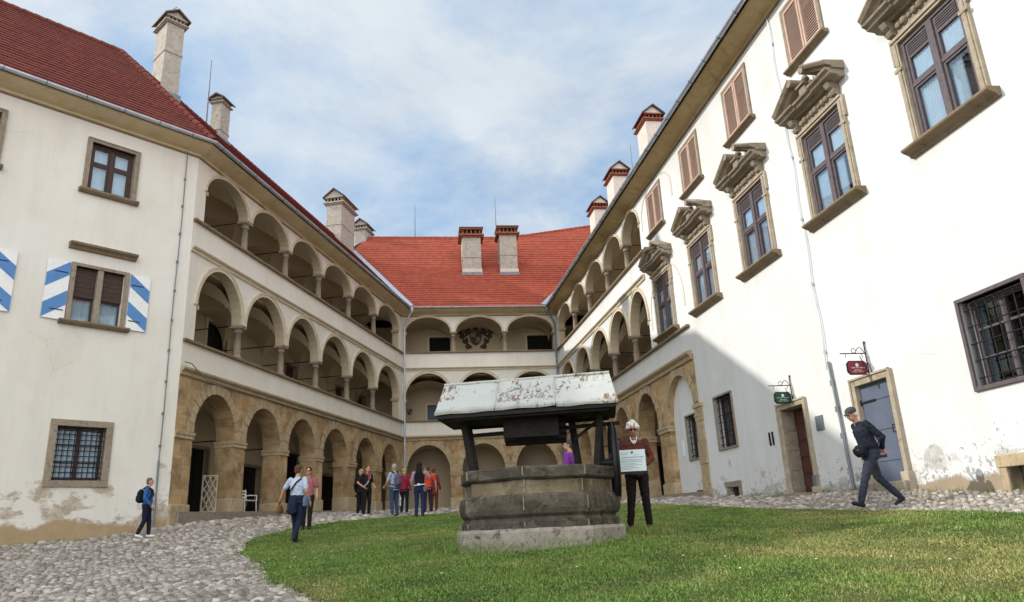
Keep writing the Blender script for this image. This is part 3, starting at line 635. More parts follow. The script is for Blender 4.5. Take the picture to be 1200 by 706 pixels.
def arcade_wing(w_, s_end, xu, xm, ground, floor_z, wall_mat, s0w=0.0, up_end=None, holes=(), wall_end=None):
    """three storeys: ground openings (a, b, spring, rise); xu / xm gallery jambs and columns"""
    e = s_end; r_ = W[w_]
    # ashlar ground storey
    outline = [(s0w, ZS1)]
    outline += [(s0w, 0)]
    for a, b, zc, ri in ground: outline += [(a, 0), (a, zc)] + [p for p in arc(a, b, zc, ri, 18)[::-1]][1:-1] + [(b, zc), (b, 0)]
    outline += [(e, 0), (e, ZS1)]
    mb = MB(); mb.holed(outline[::-1], [], 0, .72); mb.build('arcade_wall', 'ashlar', r_)
    for a, b, zc, ri in ground: voussoirs(w_, a, b, zc, ri)
    prev = s0w
    for i, (a, b, zc, ri) in enumerate(ground + [(e, e, 4.4, 0)]):
        if a - prev > .3:
            mb = MB(); mb.box(prev - .03 if i else prev, a + .03 if i < len(ground) else a, -.05, .76, zc - .22, zc - .10); mb.box(prev - .05 if i else prev, a + .05 if i < len(ground) else a, -.075, .78, zc - .10, zc)
            mb.build('impost', 'sand', r_, bevel=.012)
            g0 = world(w_, (prev + a) / 2, 0); zz = gz(g0.x, g0.y)
            MB().box(prev - .05 if i else prev, a + .05 if i < len(ground) else a, -.07, .74, zz - .3, zz + .62 + .12 * math.sin(i * 2.1)).build('pier_base', 'sand', r_, bevel=.03)
        prev = b
    # plastered upper storeys
    ue = wall_end or e
    loops = [gallery_hole(xm, ZR1, 8.7, 1.58), gallery_hole(xu, ZR2, 12.9, .95)] + list(holes)
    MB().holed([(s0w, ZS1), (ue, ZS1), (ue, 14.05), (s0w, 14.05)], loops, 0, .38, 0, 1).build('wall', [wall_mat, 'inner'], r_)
    archivolts(w_, xm, 8.7, 1.58); archivolts(w_, xu, 12.9, .95, .12)
    columns(w_, xm, ZR1, 2); columns(w_, xu, ZR2, 1)
    # gallery floors, vaults, back wall
    M1 = {1: (0.0, s_of(1, line_x(1, -GD, 2, -GD))), 2: (s_of(2, line_x(1, -GD, 2, -GD)), s_of(2, line_x(2, -GD, 3, -GD))), 3: (s_of(3, line_x(2, -GD, 3, -GD)), xu[-1] + .3)}[w_]
    sa, sb = M1; ws = 0.0 if w_ > 1 else s0w + .3; we = {1: L1, 2: L2, 3: xu[-1] + .3}[w_]
    gws, gwe = ws, (s_end if w_ == 3 else we)
    for z, zth, en in ((ZS1 + .55, .3, we), (ZS2 + .55, .3, we)):
        mb = MB(); pts = [(ws, .38), (en, .38), (sb if w_ != 3 else en, GD), (sa if w_ > 1 else ws, GD)]
        v = [(x, y, zz) for zz in (z, z - zth) for x, y in pts]; mb.add(v, [(0, 1, 2, 3), (7, 6, 5, 4)] + [(i, (i + 1) % 4, 4 + (i + 1) % 4, 4 + i) for i in range(4)]); mb.build('gallery_floor', 'floor', r_)
    groin(w_, [max(ws, xu[0] - .2)] + xu[1:-1] + [we], 12.9, .95, .38, GD); groin(w_, [max(ws, xm[0] - .2)] + xm[1:-1] + [we], 8.7, 1.2, .38, GD)
    gx_ = [gws] + [(ground[i][1] + ground[i + 1][0]) / 2 for i in range(len(ground) - 1)] + [gwe]
    groin(w_, gx_, 4.4, 1.6, .72, GD)
    MB().box(min(sa, ws) - .3, max(sb, gwe) + .3, .44, GD + 1.2, 14.0, 14.12).build('attic_floor', 'inner', r_)
    tie_rods(w_, xu[1:-1], 12.95, GD); tie_rods(w_, xm[1:-1], 8.75, GD); tie_rods(w_, gx_[1:-1], 4.55, GD)
    # arcade floor with a rough stone step in front
    mb = MB(); N = 14; aa = []
    for i in range(N + 1):
        s = gws + (gwe - gws) * i / N; aa.append(s)
    v = []
    for s in aa:
        zf = floor_z(s); v += [(s, -.16, zf - .9), (s, -.16, zf), (s, GD + .1, zf + .02), (s, GD + .1, zf - .9)]
    fs = []
    for i in range(N): fs += [(4 * i + k, 4 * i + (k + 1) % 4, 4 * i + 4 + (k + 1) % 4, 4 * i + 4 + k) for k in range(4)]
    fs += [(0, 1, 2, 3), (4 * N + 3, 4 * N + 2, 4 * N + 1, 4 * N)]
    mb.add(v, fs); mb.build('arcade_floor', 'plinth', r_)
    # end walls across the galleries
    if w_ == 1: MB().box(s0w + .02, s0w + .3, .44, GD, .5, 14.0).build('cross_wall', 'inner', r_)
    if w_ == 3:
        MB().box(xu[-1] + .02, xu[-1] + .3, .44, GD, ZS1, 14.0).build('cross_wall', 'inner', r_); MB().box(s_end - .5, s_end - .2, .72, GD, .5, ZS1).build('cross_wall', 'inner', r_)
    return sa, sb
def string(w_, z, s0=None, s1=None, pr=.17, mat='cream', h=.2):
    mold(w_, [(-.02, z - h), (pr * .35, z - h), (pr * .45, z - h * .6), (pr * .8, z - h * .45), (pr, z - h * .3), (pr, z - .02), (pr * .75, z), (-.02, z + .035)], s0, s1).build('string_course', mat, W[w_])
def coping(w_, z, s0=None, s1=None):
    mold(w_, [(-.46, z - .075), (.10, z - .075), (.13, z - .05), (.13, z + .012), (-.46, z + .012)], s0, s1).build('parapet_coping', 'coping', W[w_])

X1 = [.58, 3.5, 6.8, 10.05, 13.58, 17.12, 20.75]
G1_ = [(.95, 3.40, 4.45, 1.46), (4.14, 6.72, 4.45, 1.44), (7.38, 9.92, 4.45, 1.44), (10.66, 13.44, 4.45, 1.42), (14.46, 17.12, 4.45, 1.40), (18.03, 20.66, 4.45, 1.42)]
arcade_wing(1, L1, X1, X1, G1_, lambda s: 1.98 + s * .014, 'wall_gallery', 0.0)
X2 = [.20, 3.18, 6.42, 9.56]
G2_ = [(.26, 2.83, 4.35, 1.6), (3.54, 6.12, 4.35, 1.6), (6.77, 9.30, 4.35, 1.6)]
arcade_wing(2, L2, X2, X2, G2_, lambda s: 2.18, 'wall_gallery')
MB_trace = None
X3 = [.62, 4.22, 7.78, 11.38, 14.62, 17.12]
G3_ = [(.6, 3.1, 4.4, 1.5), (4.0, 6.6, 4.4, 1.55), (7.55, 9.95, 4.4, 1.62), (11.05, 13.5, 4.4, 1.6), (14.46, 17.02, 4.4, 1.62), (18.1, 20.75, 4.4, 1.6)]
# window openings in the white wing, and their positions
GW = [19.10, 22.80, 26.50, 30.22, 33.93, 37.65, 41.4]      # centres of the large windows
def rc(a, b, z0, z1): return [(a, z0), (b, z0), (b, z1), (a, z1)]
h3 = [rc(c - .80, c + .80, 7.70, 9.92) for c in GW] + [rc(c - .70, c + .70, 11.84, 13.50) for c in GW]
hlow = [rc(22.34, 23.58, 3.10, 4.66), rc(33.10, 34.50, 3.02, 4.52), rc(26.30, 27.52, .8, 3.68), rc(29.66, 30.86, .8, 3.68), rc(33.32, 34.5, 1.0, 1.66), rc(22.62, 23.32, 1.2, 1.92), rc(36.8, 38.1, 3.02, 4.52)]
arcade_wing(3, 21.1, X3, X3, G3_, lambda s: 2.16 - s * .012, 'wall_right', holes=[h for h in h3 if h[0][0] < 21], wall_end=21.1)
MB().holed([(21.1, -.5), (47, -.5), (47, 14.05), (21.1, 14.05)], [h for h in h3 if h[0][0] > 21] + hlow, 0, .44).build('wall', 'wall_right', W[3])
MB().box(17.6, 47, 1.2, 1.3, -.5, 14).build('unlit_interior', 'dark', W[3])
for w_ in (1, 2):
    string(w_, ZS2, h=.2); coping(w_, ZR2); coping(w_, ZR1); string(w_, ZS1 + .04, h=.26, pr=.2, mat='sand')
string(3, ZS2, None, 17.2); coping(3, ZR2, None, 17.5); coping(3, ZR1 + .06, None, 21.1); string(3, ZS1 + .12, None, 21.0, .2, 'sand', .3)
# back walls of the galleries, with their doors and windows
def back_wall(w_, a, b, holes, top=14.0, bot=.5):
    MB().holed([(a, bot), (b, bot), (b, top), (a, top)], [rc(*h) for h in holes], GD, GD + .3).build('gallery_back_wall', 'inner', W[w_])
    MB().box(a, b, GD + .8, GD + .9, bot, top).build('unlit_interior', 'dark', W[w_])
def dark_door(w_, a, b, z0, z1, frame=.14, leaf='door_brown', name='door', fm='greystone', half=False):
    d = MB(); d.box(a, b, GD + .18, GD + .24, z0, z1)
    k = 4
    for i in range(k):
        zz0 = z0 + .1 + (z1 - z0 - .15) * i / k; zz1 = zz0 + (z1 - z0 - .15) / k - .08
        for xa, xb in ((a + .08, (a + b) / 2 - .05), ((a + b) / 2 + .05, b - .08)): d.box(xa, xb, GD + .155, GD + .18, zz0, zz1)
    o = d.build(name, leaf, W[w_])
    f = MB(); f.box(a - frame, a, GD - .05, GD + .1, z0, z1 + frame); f.box(b, b + frame, GD - .05, GD + .1, z0, z1 + frame); f.box(a, b, GD - .05, GD + .1, z1, z1 + frame); f.build('door_frame' if 'door' in name else 'window_frame', fm, o, bevel=.01)
    return o
m1 = s_of(1, line_x(1, -GD, 2, -GD)); m2a = s_of(2, line_x(1, -GD, 2, -GD)); m2b = s_of(2, line_x(2, -GD, 3, -GD)); m3 = s_of(3, line_x(2, -GD, 3, -GD))
ho1 = [(5.55, 7.05, 8.0, 9.75), (4.95, 6.25, 2.1, 4.55), (8.75, 10.3, 2.1, 4.1), (12.6, 14.2, 2.15, 5.0), (16.6, 18.8, 2.2, 4.15), (20.5, 22.2, 2.2, 4.3), (12.2, 13.4, 7.05, 9.3), (18.2, 19.4, 7.05, 9.2), (16.2, 17.6, 11.25, 13.0), (21.2, 22.6, 7.05, 9.2), (21.0, 22.4, 11.25, 13.0)]
back_wall(1, .02, m1 + .3, ho1)
for h in ho1[1:]: dark_door(1, *h, leaf='wood_dark' if h[2] > 5 else 'dark', frame=.12)
dark_door(1, *ho1[0], name='window', leaf='dark', fm='cream')
ho2 = [(1.72, 3.1, 11.9, 13.28), (8.25, 9.95, 11.9, 13.32), (1.55, 2.55, 7.05, 8.78), (3.9, 4.5, 3.6, 4.1)]
back_wall(2, m2a - .3, m2b + .3, ho2)
for h in ho2[:3]: dark_door(2, *h, leaf='dark' if h[2] > 10 else 'door_blue', name='window' if h[2] > 10 else 'door', fm='cream')
dark_door(2, *ho2[3], name='window', leaf='dark', frame=.05)
ho3 = [(8.05, 9.3, 2.1, 4.6), (13.6, 15.0, 2.0, 4.5), (2.6, 4, 2.1, 4.4), (5.6, 7.0, 7.05, 9.4), (11.6, 12.8, 7.05, 9.4), (9, 10.2, 11.25, 13.2), (15.2, 16.4, 11.25, 13.2), (15.6, 16.8, 7.05, 9.3)]
back_wall(3, m3 - .3, 20.9, ho3)
for h in ho3: dark_door(3, *h, leaf='wood_dark' if h[2] > 5 else 'dark')
# plain wall of the left wing with its openings
hB = rc(-3.36, -2.06, 11.62, 13.26); hA = rc(-7.10, -5.74, 11.62, 13.26); hC = rc(-3.34, -1.96, 7.42, 9.12); hD = rc(-7.0, -5.62, 7.42, 9.12); hE = rc(-3.27, -1.98, 2.88, 4.38)
more = [rc(a, a + 1.36, z0, z1) for a in (-10.8, -14.5, -18.2, -21.9) for z0, z1 in ((11.62, 13.26), (7.42, 9.12))] + [rc(a, a + 1.29, 2.7, 4.2) for a in (-7.6, -12, -16.4)]
MB().holed([(-34, -.6), (0, -.6), (0, 14.05), (-34, 14.05)], [hA, hB, hC, hD, hE] + more, 0, .44).build('wall', 'wall_left', W[0])
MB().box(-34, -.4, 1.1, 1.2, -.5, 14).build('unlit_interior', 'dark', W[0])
MB().box(-.5, -.4, .44, 1.2, -.5, 14).build('cross_wall', 'inner', W[0])

# traces of two walled-up gallery arches in the white plaster
for zc_, ri_ in ((12.9, .95), (8.7, 1.58)):
    I = arc(17.5, 20.95, zc_, ri_, 24); I = [(20.95, zc_ - .5)] + I + [(17.5, zc_ - .5)]
    MB().loft([[(p[0] - .03, 0, p[1]), (p[0] - .03, -.02, p[1]), (p[0] + .03, -.02, p[1] + .02), (p[0] + .03, 0, p[1] + .02)] for p in I], 0, True).build('walled_up_arch_trace', 'cream', W[3])
# ------------------------------------------------------------------ windows of the right wing
def frame_bars(mb, w, h, t, y0, y1, x0=None):
    x0 = -w / 2 if x0 is None else x0
    mb.box(x0, x0 + t, y0, y1, 0, h); mb.box(x0 + w - t, x0 + w, y0, y1, 0, h); mb.box(x0 + t, x0 + w - t, y0, y1, 0, t); mb.box(x0 + t, x0 + w - t, y0, y1, h - t, h); return mb
def grand_window(parent, c):
    w, h, z = 1.6, 2.22, 7.70
    f = frame_bars(MB(), w, h, .085, .0, .20)
    f.box(-.075, .075, -.015, .20, .085, h - .085)
    for sg in (-1, 1):
        x0 = -w / 2 + .085 if sg < 0 else .075; ww = w / 2 - .16
        f.box(x0, x0 + ww, .01, .20, 1.17, 1.25)                      # transom
        f.box(x0, x0 + ww, .03, .19, h - .085 - .30, h - .085)        # boarded head
        for k in range(5): f.box(x0 + .05, x0 + ww - .05, .012, .03, h - .36 + k * .05, h - .335 + k * .05)
        for za, zb in ((.085, 1.17), (1.25, h - .385)):
            for a, b, c_, d in ((x0, x0 + .055, za, zb), (x0 + ww - .055, x0 + ww, za, zb), (x0 + .055, x0 + ww - .055, za, za + .05), (x0 + .055, x0 + ww - .055, zb - .05, zb)): f.box(a, b, .03, .185, c_, d)
    o = f.build('window', 'wood_violet', parent, (c, 0, z))
    g = MB()
    for sg in (-1, 1):
        x0 = -w / 2 + .14 if sg < 0 else .13; ww = w / 2 - .27
        for za, zb in ((.135, 1.12), (1.30, h - .435)): g.box(x0, x0 + ww, .060, .065, za, zb)
    g.build('glass_pane', 'glass', o)
    cu = MB(); N = 40
    for xa, xb, zt in ((-.72, -.20, 2.0), (.06, .40, 2.0), (.62, .72, 2.0), (-.72, .72, None)):
        if zt: vs = [(xa + (xb - xa) * i / N, .13 + .02 * math.sin(i * 1.1 + xa * 9), z_) for z_ in (.05, zt) for i in range(N + 1)]
        else: vs = [(xa + (xb - xa) * i / N, .10 + .008 * math.sin(i * 2.1), z_) for z_ in (1.25, 1.95) for i in range(N + 1)]
        cu.add(vs, [(i, i + 1, N + 2 + i, N + 1 + i) for i in range(N)], 0, True)
    cu.build('curtain', 'curtain', o)
    s = MB()                                                          # stone surround with ears
    for x0, x1 in ((-w / 2 - .15, -w / 2 + .01), (w / 2 - .01, w / 2 + .15)):
        s.box(x0, x1, -.07, .10, 0, h); s.box(x0 + .035, x1 - .035, -.10, -.07, .0, h)
        s.box(x0 - .05 if x0 < 0 else x0, x1 if x0 < 0 else x1 + .05, -.075, .0, h - .42, h + .1)
    s.box(-w / 2 - .16, w / 2 + .16, -.07, .10, h, h + .13); s.box(-w / 2 - .16, w / 2 + .16, -.105, -.07, h + .06, h + .13)
    for k in (-1, 1):
        for zz in (1.62,): s.box(k * (w / 2 + .08) - .10, k * (w / 2 + .08) + .10, -.115, -.07, zz, zz + .07)
    s.build('stone_surround', 'surround', o, bevel=.008)
    sl = MB(); sl.loft([[(x, y_, z_) for y_, z_ in ((.1, -.17), (-.07, -.17), (-.10, -.12), (-.15, -.10), (-.24, -.06), (-.26, -.04), (-.26, 0.0), (.1, .02))] for x in (-w / 2 - .30, w / 2 + .30)])
    sl.build('sill', 'coping', o, bevel=.01)
    # pediment: frieze with leafwork and consoles, deep cornice, broken raking gables, finial in the middle
    p = MB()
    p.box(-w / 2 - .1, w / 2 + .1, -.06, .0, h + .13, h + .46)
    for k in range(9):
        x = -.62 + k * .155; rr = .085 + .02 * math.sin(k * 2.2)
        p.lathe([(.001, h + .30 - rr), (rr * .75, h + .30 - rr * .6), (rr, h + .30), (rr * .7, h + .30 + rr * .6), (.001, h + .30 + rr)], 8, x, -.07)
    for k in (-1, 1):
        pr = [(-.02, h + .14), (-.16, h + .17), (-.20, h + .24), (-.15, h + .30), (-.24, h + .36), (-.30, h + .46), (-.02, h + .46)]
        p.loft([[(k * (w / 2 + .02) + dx, y_, z_) for y_, z_ in pr] for dx in (-.085, .085)])
    cz = h + .46
    corn = [(0, cz), (-.16, cz), (-.20, cz + .05), (-.36, cz + .07), (-.40, cz + .13), (-.46, cz + .15), (-.48, cz + .20), (0, cz + .22)]
    for a, b, e_ in ((-1.16, -.36, .0), (.36, 1.16, .0), (-.36, .36, -.10)):
        p.loft([[(x, y_ * (1 + (e_ if y_ < 0 else 0)), z_) for y_, z_ in corn] for x in (a, b)])
    tz = cz + .2
    for k in (-1, 1):                                                 # raking pieces
        def rk(x): return tz + (1.20 - abs(x)) * .52
        pr = [(.0, -.02), (-.30, -.02), (-.34, .04), (-.44, .06), (-.50, .13), (-.50, .17), (0, .19)]
        xs = [1.20, .62, .30]
        p.loft([[(k * x, y_, rk(x) + dz) for y_, dz in pr] for x in xs])
        p.prism([(k * 1.10, tz), (k * .32, tz), (k * .32, rk(.32)), ], -.14, .0)
        p.tube([(k * .28, -.48, rk(.30) + .05), (k * .28, -.02, rk(.30) + .05)], .10, 10)
        for j in range(4):
            a = j * .5; p.lathe([(.001, tz + .03), (.07, tz + .06), (.085, tz + .12), (.05, tz + .18), (.001, tz + .2)], 8, k * (.42 + .14 * j), -.2 - .03 * math.sin(j * 3))
    p.box(-.13, .13, -.34, .0, tz, tz + .26); p.box(-.17, .17, -.40, .0, tz + .26, tz + .31)
    p.lathe([(.001, tz + .30), (.09, tz + .33), (.05, tz + .39), (.11, tz + .46), (.06, tz + .56), (.025, tz + .62), (.04, tz + .65), (.001, tz + .72)], 10, 0, -.2)
    for k in (-1, 1): p.box(min(k * .24, 0), max(k * .24, 0), -.24, -.16, tz + .26, tz + .31)
    p.build('pediment', 'greystone', o, bevel=.008)
    return o
gw0 = grand_window(W[3], GW[0])
for c in GW[1:]: copy_tree(gw0, W[3], (c, 0, 7.70))
def shuttered(parent, c):
    w, h, z = 1.40, 1.66, 11.84
    s = frame_bars(MB(), w + .2, h + .1, .10, -.05, .12, -w / 2 - .1); o = s.build('shuttered_window', 'greystone', parent, (c, 0, z), bevel=.006)
    for sg in (-1, 1):
        l = MB(); x0 = -w / 2 if sg < 0 else .015; ww = w / 2 - .015
        for a, b, c_, d in ((x0, x0 + .07, 0.1, h), (x0 + ww - .07, x0 + ww, 0.1, h), (x0 + .07, x0 + ww - .07, .1, .18), (x0 + .07, x0 + ww - .07, h - .08, h)): l.box(a, b, -.035, .03, c_, d)
        n = 20
        for k in range(n):
            zz = .19 + (h - .29) * k / n; l.add([(x, y_, z_) for x in (x0 + .07, x0 + ww - .07) for y_, z_ in ((-.03, zz), (-.022, zz - .01), (.02, zz + .055), (.012, zz + .065))], [(0, 1, 2, 3), (4, 5, 6, 7), (0, 1, 5, 4), (1, 2, 6, 5), (2, 3, 7, 6), (3, 0, 4, 7)])
        for zz in (.35, 1.3): l.box(x0 - .02 if sg < 0 else x0 + ww - .08, x0 + .08 if sg < 0 else x0 + ww + .02, -.045, -.03, zz, zz + .03)
        l.build('louvred_shutter', 'shutter', o)
    sl = MB(); sl.loft([[(x, y_, z_) for y_, z_ in ((.1, -.11), (-.09, -.11), (-.12, -.07), (-.18, -.06), (-.18, -.01), (.1, .0))] for x in (-w / 2 - .18, w / 2 + .22)]); sl.build('sill', 'coping', o, bevel=.008)
    return o
sh0 = shuttered(W[3], GW[0])
for c in GW[1:]: copy_tree(sh0, W[3], (c, 0, 11.84))

def grille_window(w_, a, b, z0, z1, nx_, nz_, fmat, fw, y=0.0, frame_in='wood_dark', behind=None, bulge=0.0, name='barred_window', bar=.011):
    r_ = W[w_]; w = b - a; h = z1 - z0
    s = MB(); 
    for p in ((-fw, 0, 0, h), (w, w + fw, 0, h), (-fw, w + fw, -fw, 0), (-fw, w + fw, h, h + fw)): s.box(p[0], p[1], y - .05, y + .16, p[2], p[3])
    o = s.build(name, fmat, r_, (a, 0, z0), bevel=.008)
    g = MB()
    for i in range(nx_): x = w * (i + .5) / nx_; g.tube([(x, y + .07, 0), (x, y + .07, h)], bar, 5)
    for k in range(nz_): zz = h * (k + .5) / nz_; g.tube([(0, y + .055, zz), (w, y + .055, zz)], bar, 5)
    g.build('iron_grille', 'iron', o)
    f = frame_bars(MB(), w, h, .07, y + .20, y + .27, 0); f.box(w / 2 - .05, w / 2 + .05, y + .19, y + .27, 0, h)
    for k in (1, 2): f.box(.07, w - .07, y + .205, y + .265, h * k / 3 - .02, h * k / 3 + .02)
    f.build('window_frame', frame_in, o)
    MB().box(.05, w - .05, y + .235, y + .24, .05, h - .05).build('glass_pane', 'glass', o)
    if behind: MB().box(.06, w - .06, y + .34, y + .36, .04, h * .94).build('curtain', behind, o)
    return o
grille_window(3, 33.10, 34.50, 3.02, 4.52, 7, 5, 'wood_violet', .07, frame_in='wood_violet')
grille_window(3, 36.80, 38.10, 3.02, 4.52, 7, 5, 'cream', .07, frame_in='wood_violet', behind='curtain')
grille_window(3, 22.34, 23.58, 3.10, 4.66, 6, 7, 'greystone', .06)
# the sixth arch is walled up, with a barred window in the infill
MB().holed([(18.0, .8), (20.8, .8), (20.8, 6.1), (18.0, 6.1)], [rc(19.28, 20.42, 3.05, 4.52)], .22, .7).build('walled_up_arch', 'wall_right', W[3])
grille_window(3, 19.28, 20.42, 3.05, 4.52, 6, 7, 'greystone', .055, y=.22)
MB().box(19.65, 20.2, .17, .30, 1.4, 1.98).build('cellar_vent', 'dark', W[3])
MB().box(18.62, 18.80, .20, .225, 3.2, 3.75).build('meter_box', 'white_paint', W[3], bevel=.006)
# stone pilaster that closes the arcade
pz = MB()
for i, (a, b) in enumerate(((1.2, 2.1), (2.1, 2.75), (2.75, 3.5), (3.5, 4.15), (4.15, 4.6))): pz.box(20.74 + .02 * (i % 2), 21.36 - .03 * (i % 2), -.05 - .01 * (i % 3), .3, a + .004, b)
pz.box(20.66, 21.42, -.09, .3, 4.6, 4.74)
pz.build('stone_pilaster', 'sand', W[3], bevel=.015)

# doors and small openings of the white wing
def stone_door(a, b, z0, z1, fw, leaf, w_=3, open_=False, fm='surround'):
    w = b - a; h = z1 - z0; s = MB()
    for p in ((-fw, 0, -.4, h + fw), (w, w + fw, -.4, h + fw), (0, w, h, h + fw)): s.box(p[0], p[1], -.06, .30, p[2], p[3])
    for p in ((-fw, -fw + .05, -.4, h + fw + .02), (w + fw - .05, w + fw, -.4, h + fw + .02), (-fw, w + fw, h + fw - .03, h + fw + .02)): s.box(p[0], p[1], -.09, -.06, p[2], p[3])
    for x0 in (-fw - .05, w - .02): s.box(x0, x0 + fw + .07, -.14, .2, -.5, .16)
    o = s.build('door_frame', fm, W[w_], (a, 0, z0), bevel=.01)
    return o, w, h
o, w, h = stone_door(26.36, 27.50, 1.52, 3.66, .15, None)
d = MB(); d.box(0, w, .34, .39, 0, h)
for i in range(2):
    for k in range(5): d.box(.08 + i * w / 2, w / 2 - .06 + i * w / 2, .315, .34, .12 + k * h / 5.2, .12 + (k + 1) * h / 5.2 - .09)
d.box(w / 2 - .03, w / 2 + .03, .30, .34, 0, h)
dd = d.build('door', 'door_brown', o); hd = MB(); hd.tube([(w / 2 + .09, .30, 1.0), (w / 2 + .09, .24, 1.0), (w / 2 + .20, .24, .98)], .012, 6); hd.box(w / 2 + .06, w / 2 + .12, .305, .315, .9, 1.12); hd.build('door_handle', 'iron', o)
lf = MB(); lf.box(0, .045, -.02, .32, .02, h - .03)
for k in range(4): lf.box(.045, .06, .03, .28, .12 + k * .5, .5 + k * .5)
lf.build('open_outer_leaf', 'greystone', o)
MB().box(w + .01, w + .15, -.10, .0, -.02, .42).build('notice_box', 'pipe', o)
MB().loft([[(x, y_, z_) for x, y_ in ((-.25, -.1), (w + .35, -.12), (w + .5, -.5), (w + .2, -.75), (w * .5, -.8), (-.1, -.6))] for z_ in (-.35, .02)]).build('doorstep', 'plinth', o, bevel=.03)
o, w, h = stone_door(29.72, 30.82, 1.62, 3.66, .16, None)
d = MB(); d.box(0, w, .06, .11, 0, h)
for zz in (.42, 1.05, 1.68): d.box(.02, w - .02, .045, .06, zz, zz + .035)
for k in range(8): d.tube([(.05 + k % 2 * (w - .1), .05, .2 + k // 2 * .5), (.05 + k % 2 * (w - .1), .03, .2 + k // 2 * .5)], .015, 6)
db = d.build('door', 'door_blue', o)
hh = MB()
for zz in (.55, 1.7): hh.box(.0, .5, .035, .045, zz - .04, zz); hh.tube([(.0, .03, zz - .08), (.0, .03, zz + .04)], .022, 6)
hh.tube([(w - .15, .05, .95), (w - .15, -.01, .95), (w - .15, -.01, 1.1), (w - .15, .05, 1.1)], .012, 6); hh.build('door_ironwork', 'iron', db)
MB().box(-.2, w + .2, -.22, .2, -.5, -.01).build('doorstep', 'plinth', o, bevel=.02)
def low_opening(a, b, z0, z1, lint):
    s = MB(); s.box(a - .18, b + .18, -.06, .3, z1, z1 + lint); s.box(a - .16, a, -.04, .3, z0 - .2, z1); s.box(b, b + .16, -.04, .3, z0 - .2, z1)
    o = s.build('cellar_window', 'plinth' if lint < .19 else 'sand', W[3], bevel=.015)
    g = MB()
    for k in range(5): g.tube([(a + (b - a) * (k + .5) / 5, .12, z0), (a + (b - a) * (k + .5) / 5, .12, z1)], .012, 5)
    g.build('iron_grille', 'iron', o)
low_opening(22.62, 23.32, 1.2, 1.92, .17); low_opening(33.32, 34.5, 1.0, 1.66, .2)
for sx_ in (25.55, 25.72): MB().box(sx_, sx_ + .05, -.035, .0, 2.85, 3.2).build('dark_slot', 'iron', W[3])  # thin dark strips standing for two narrow slots in the wall
pl = MB().box(27.92, 28.24, -.03, .0, 2.94, 3.28).build('wall_plaque', 'pipe', None, (PO[3].x, PO[3].y, 0), W[3].rotation_euler.z, bevel=.005); pl.data.name = 'wall_plaque'
tag(pl, 'small dark plaque screwed to the white wall right of the brown door', 'plaque')
# thin conductor down the white wall, thicker protective tube at its foot
c = MB(); pts = [(28.84 + .04 * math.sin(i * 1.3) + .012 * max(0, 8 - i) * 0, -.05, 13.9 - i * .42) for i in range(24)]
c.tube(pts, .013, 6); [c.box(p[0] - .03, p[0] + .03, -.06, .0, p[2] - .03, p[2] + .03) for p in pts[2::4]]
c.build('lightning_conductor', 'gutter', W[3])
c = MB(); c.tube([(28.92, -.055, 4.4), (29.0, -.055, 2.9), (29.06, -.055, 1.2)], .032, 8)
for zz in (3.9, 3.3, 2.7): c.tube([(28.9 + (4.4 - zz) * .045, -.055, zz - .06), (28.9 + (4.4 - zz) * .045, -.055, zz + .06)], .05, 8)
c.build('protective_tube', 'pipe', W[3])
c = MB(); c.tube([(-.42, -.04, 14.05), (-.44, -.10, 13.7), (-.42, -.05, 13.3)] + [(-.42 + .015 * math.sin(i), -.05, 13 - i) for i in range(10)] + [(-.42, -.05, 3.4)], .016, 6)
for i in range(10): c.box(-.45, -.39, -.07, 0, 12.9 - i, 12.97 - i)
c.build('lightning_conductor', 'pipe', W[0])
MB().tube([(-.42, -.055, 3.5), (-.40, -.055, 1.3)], .03, 8).build('protective_tube', 'pipe', W[0])
# corner downpipes
def downpipe(w_, s, y, ztop, zbot, mat, hop):
    m = MB(); m.tube([(hop[0], hop[1], ZE - .02), (hop[0], hop[1], ZE - .22), (s, y, ZE - .95), (s, y, ZE - 1.4)], .058, 10)
    m.tube([(s, y, ZE - 1.35), (s, y, zbot)], .058, 10)
    for zz in (12.6, 10.9, 9.1, 7.0, 5.2, 3.6): m.tube([(s, y, zz - .03), (s, y, zz + .03)], .07, 10)
    m.lathe([(.06, ZE - .35), (.13, ZE - .12), (.14, ZE + .02)], 10, hop[0], hop[1]); m.build('downpipe', mat, W[w_])
downpipe(2, .17, -.17, 0, 2.0, 'gutter', (.62, -.70)); downpipe(2, L2 - .16, -.17, 0, 1.9, 'pipe', (L2 - .66, -.70))
# stone benches of the cable on the left arcade string course
MB().tube([(.0, -.14, 6.62), (.25, -.23, 6.60), (.7, -.26, 6.35), (1.1, -.24, 6.22), (2.6, -.23, 6.2), (8, -.23, 6.19), (21, -.23, 6.19)], .018, 6).build('cable', 'pipe', W[1])

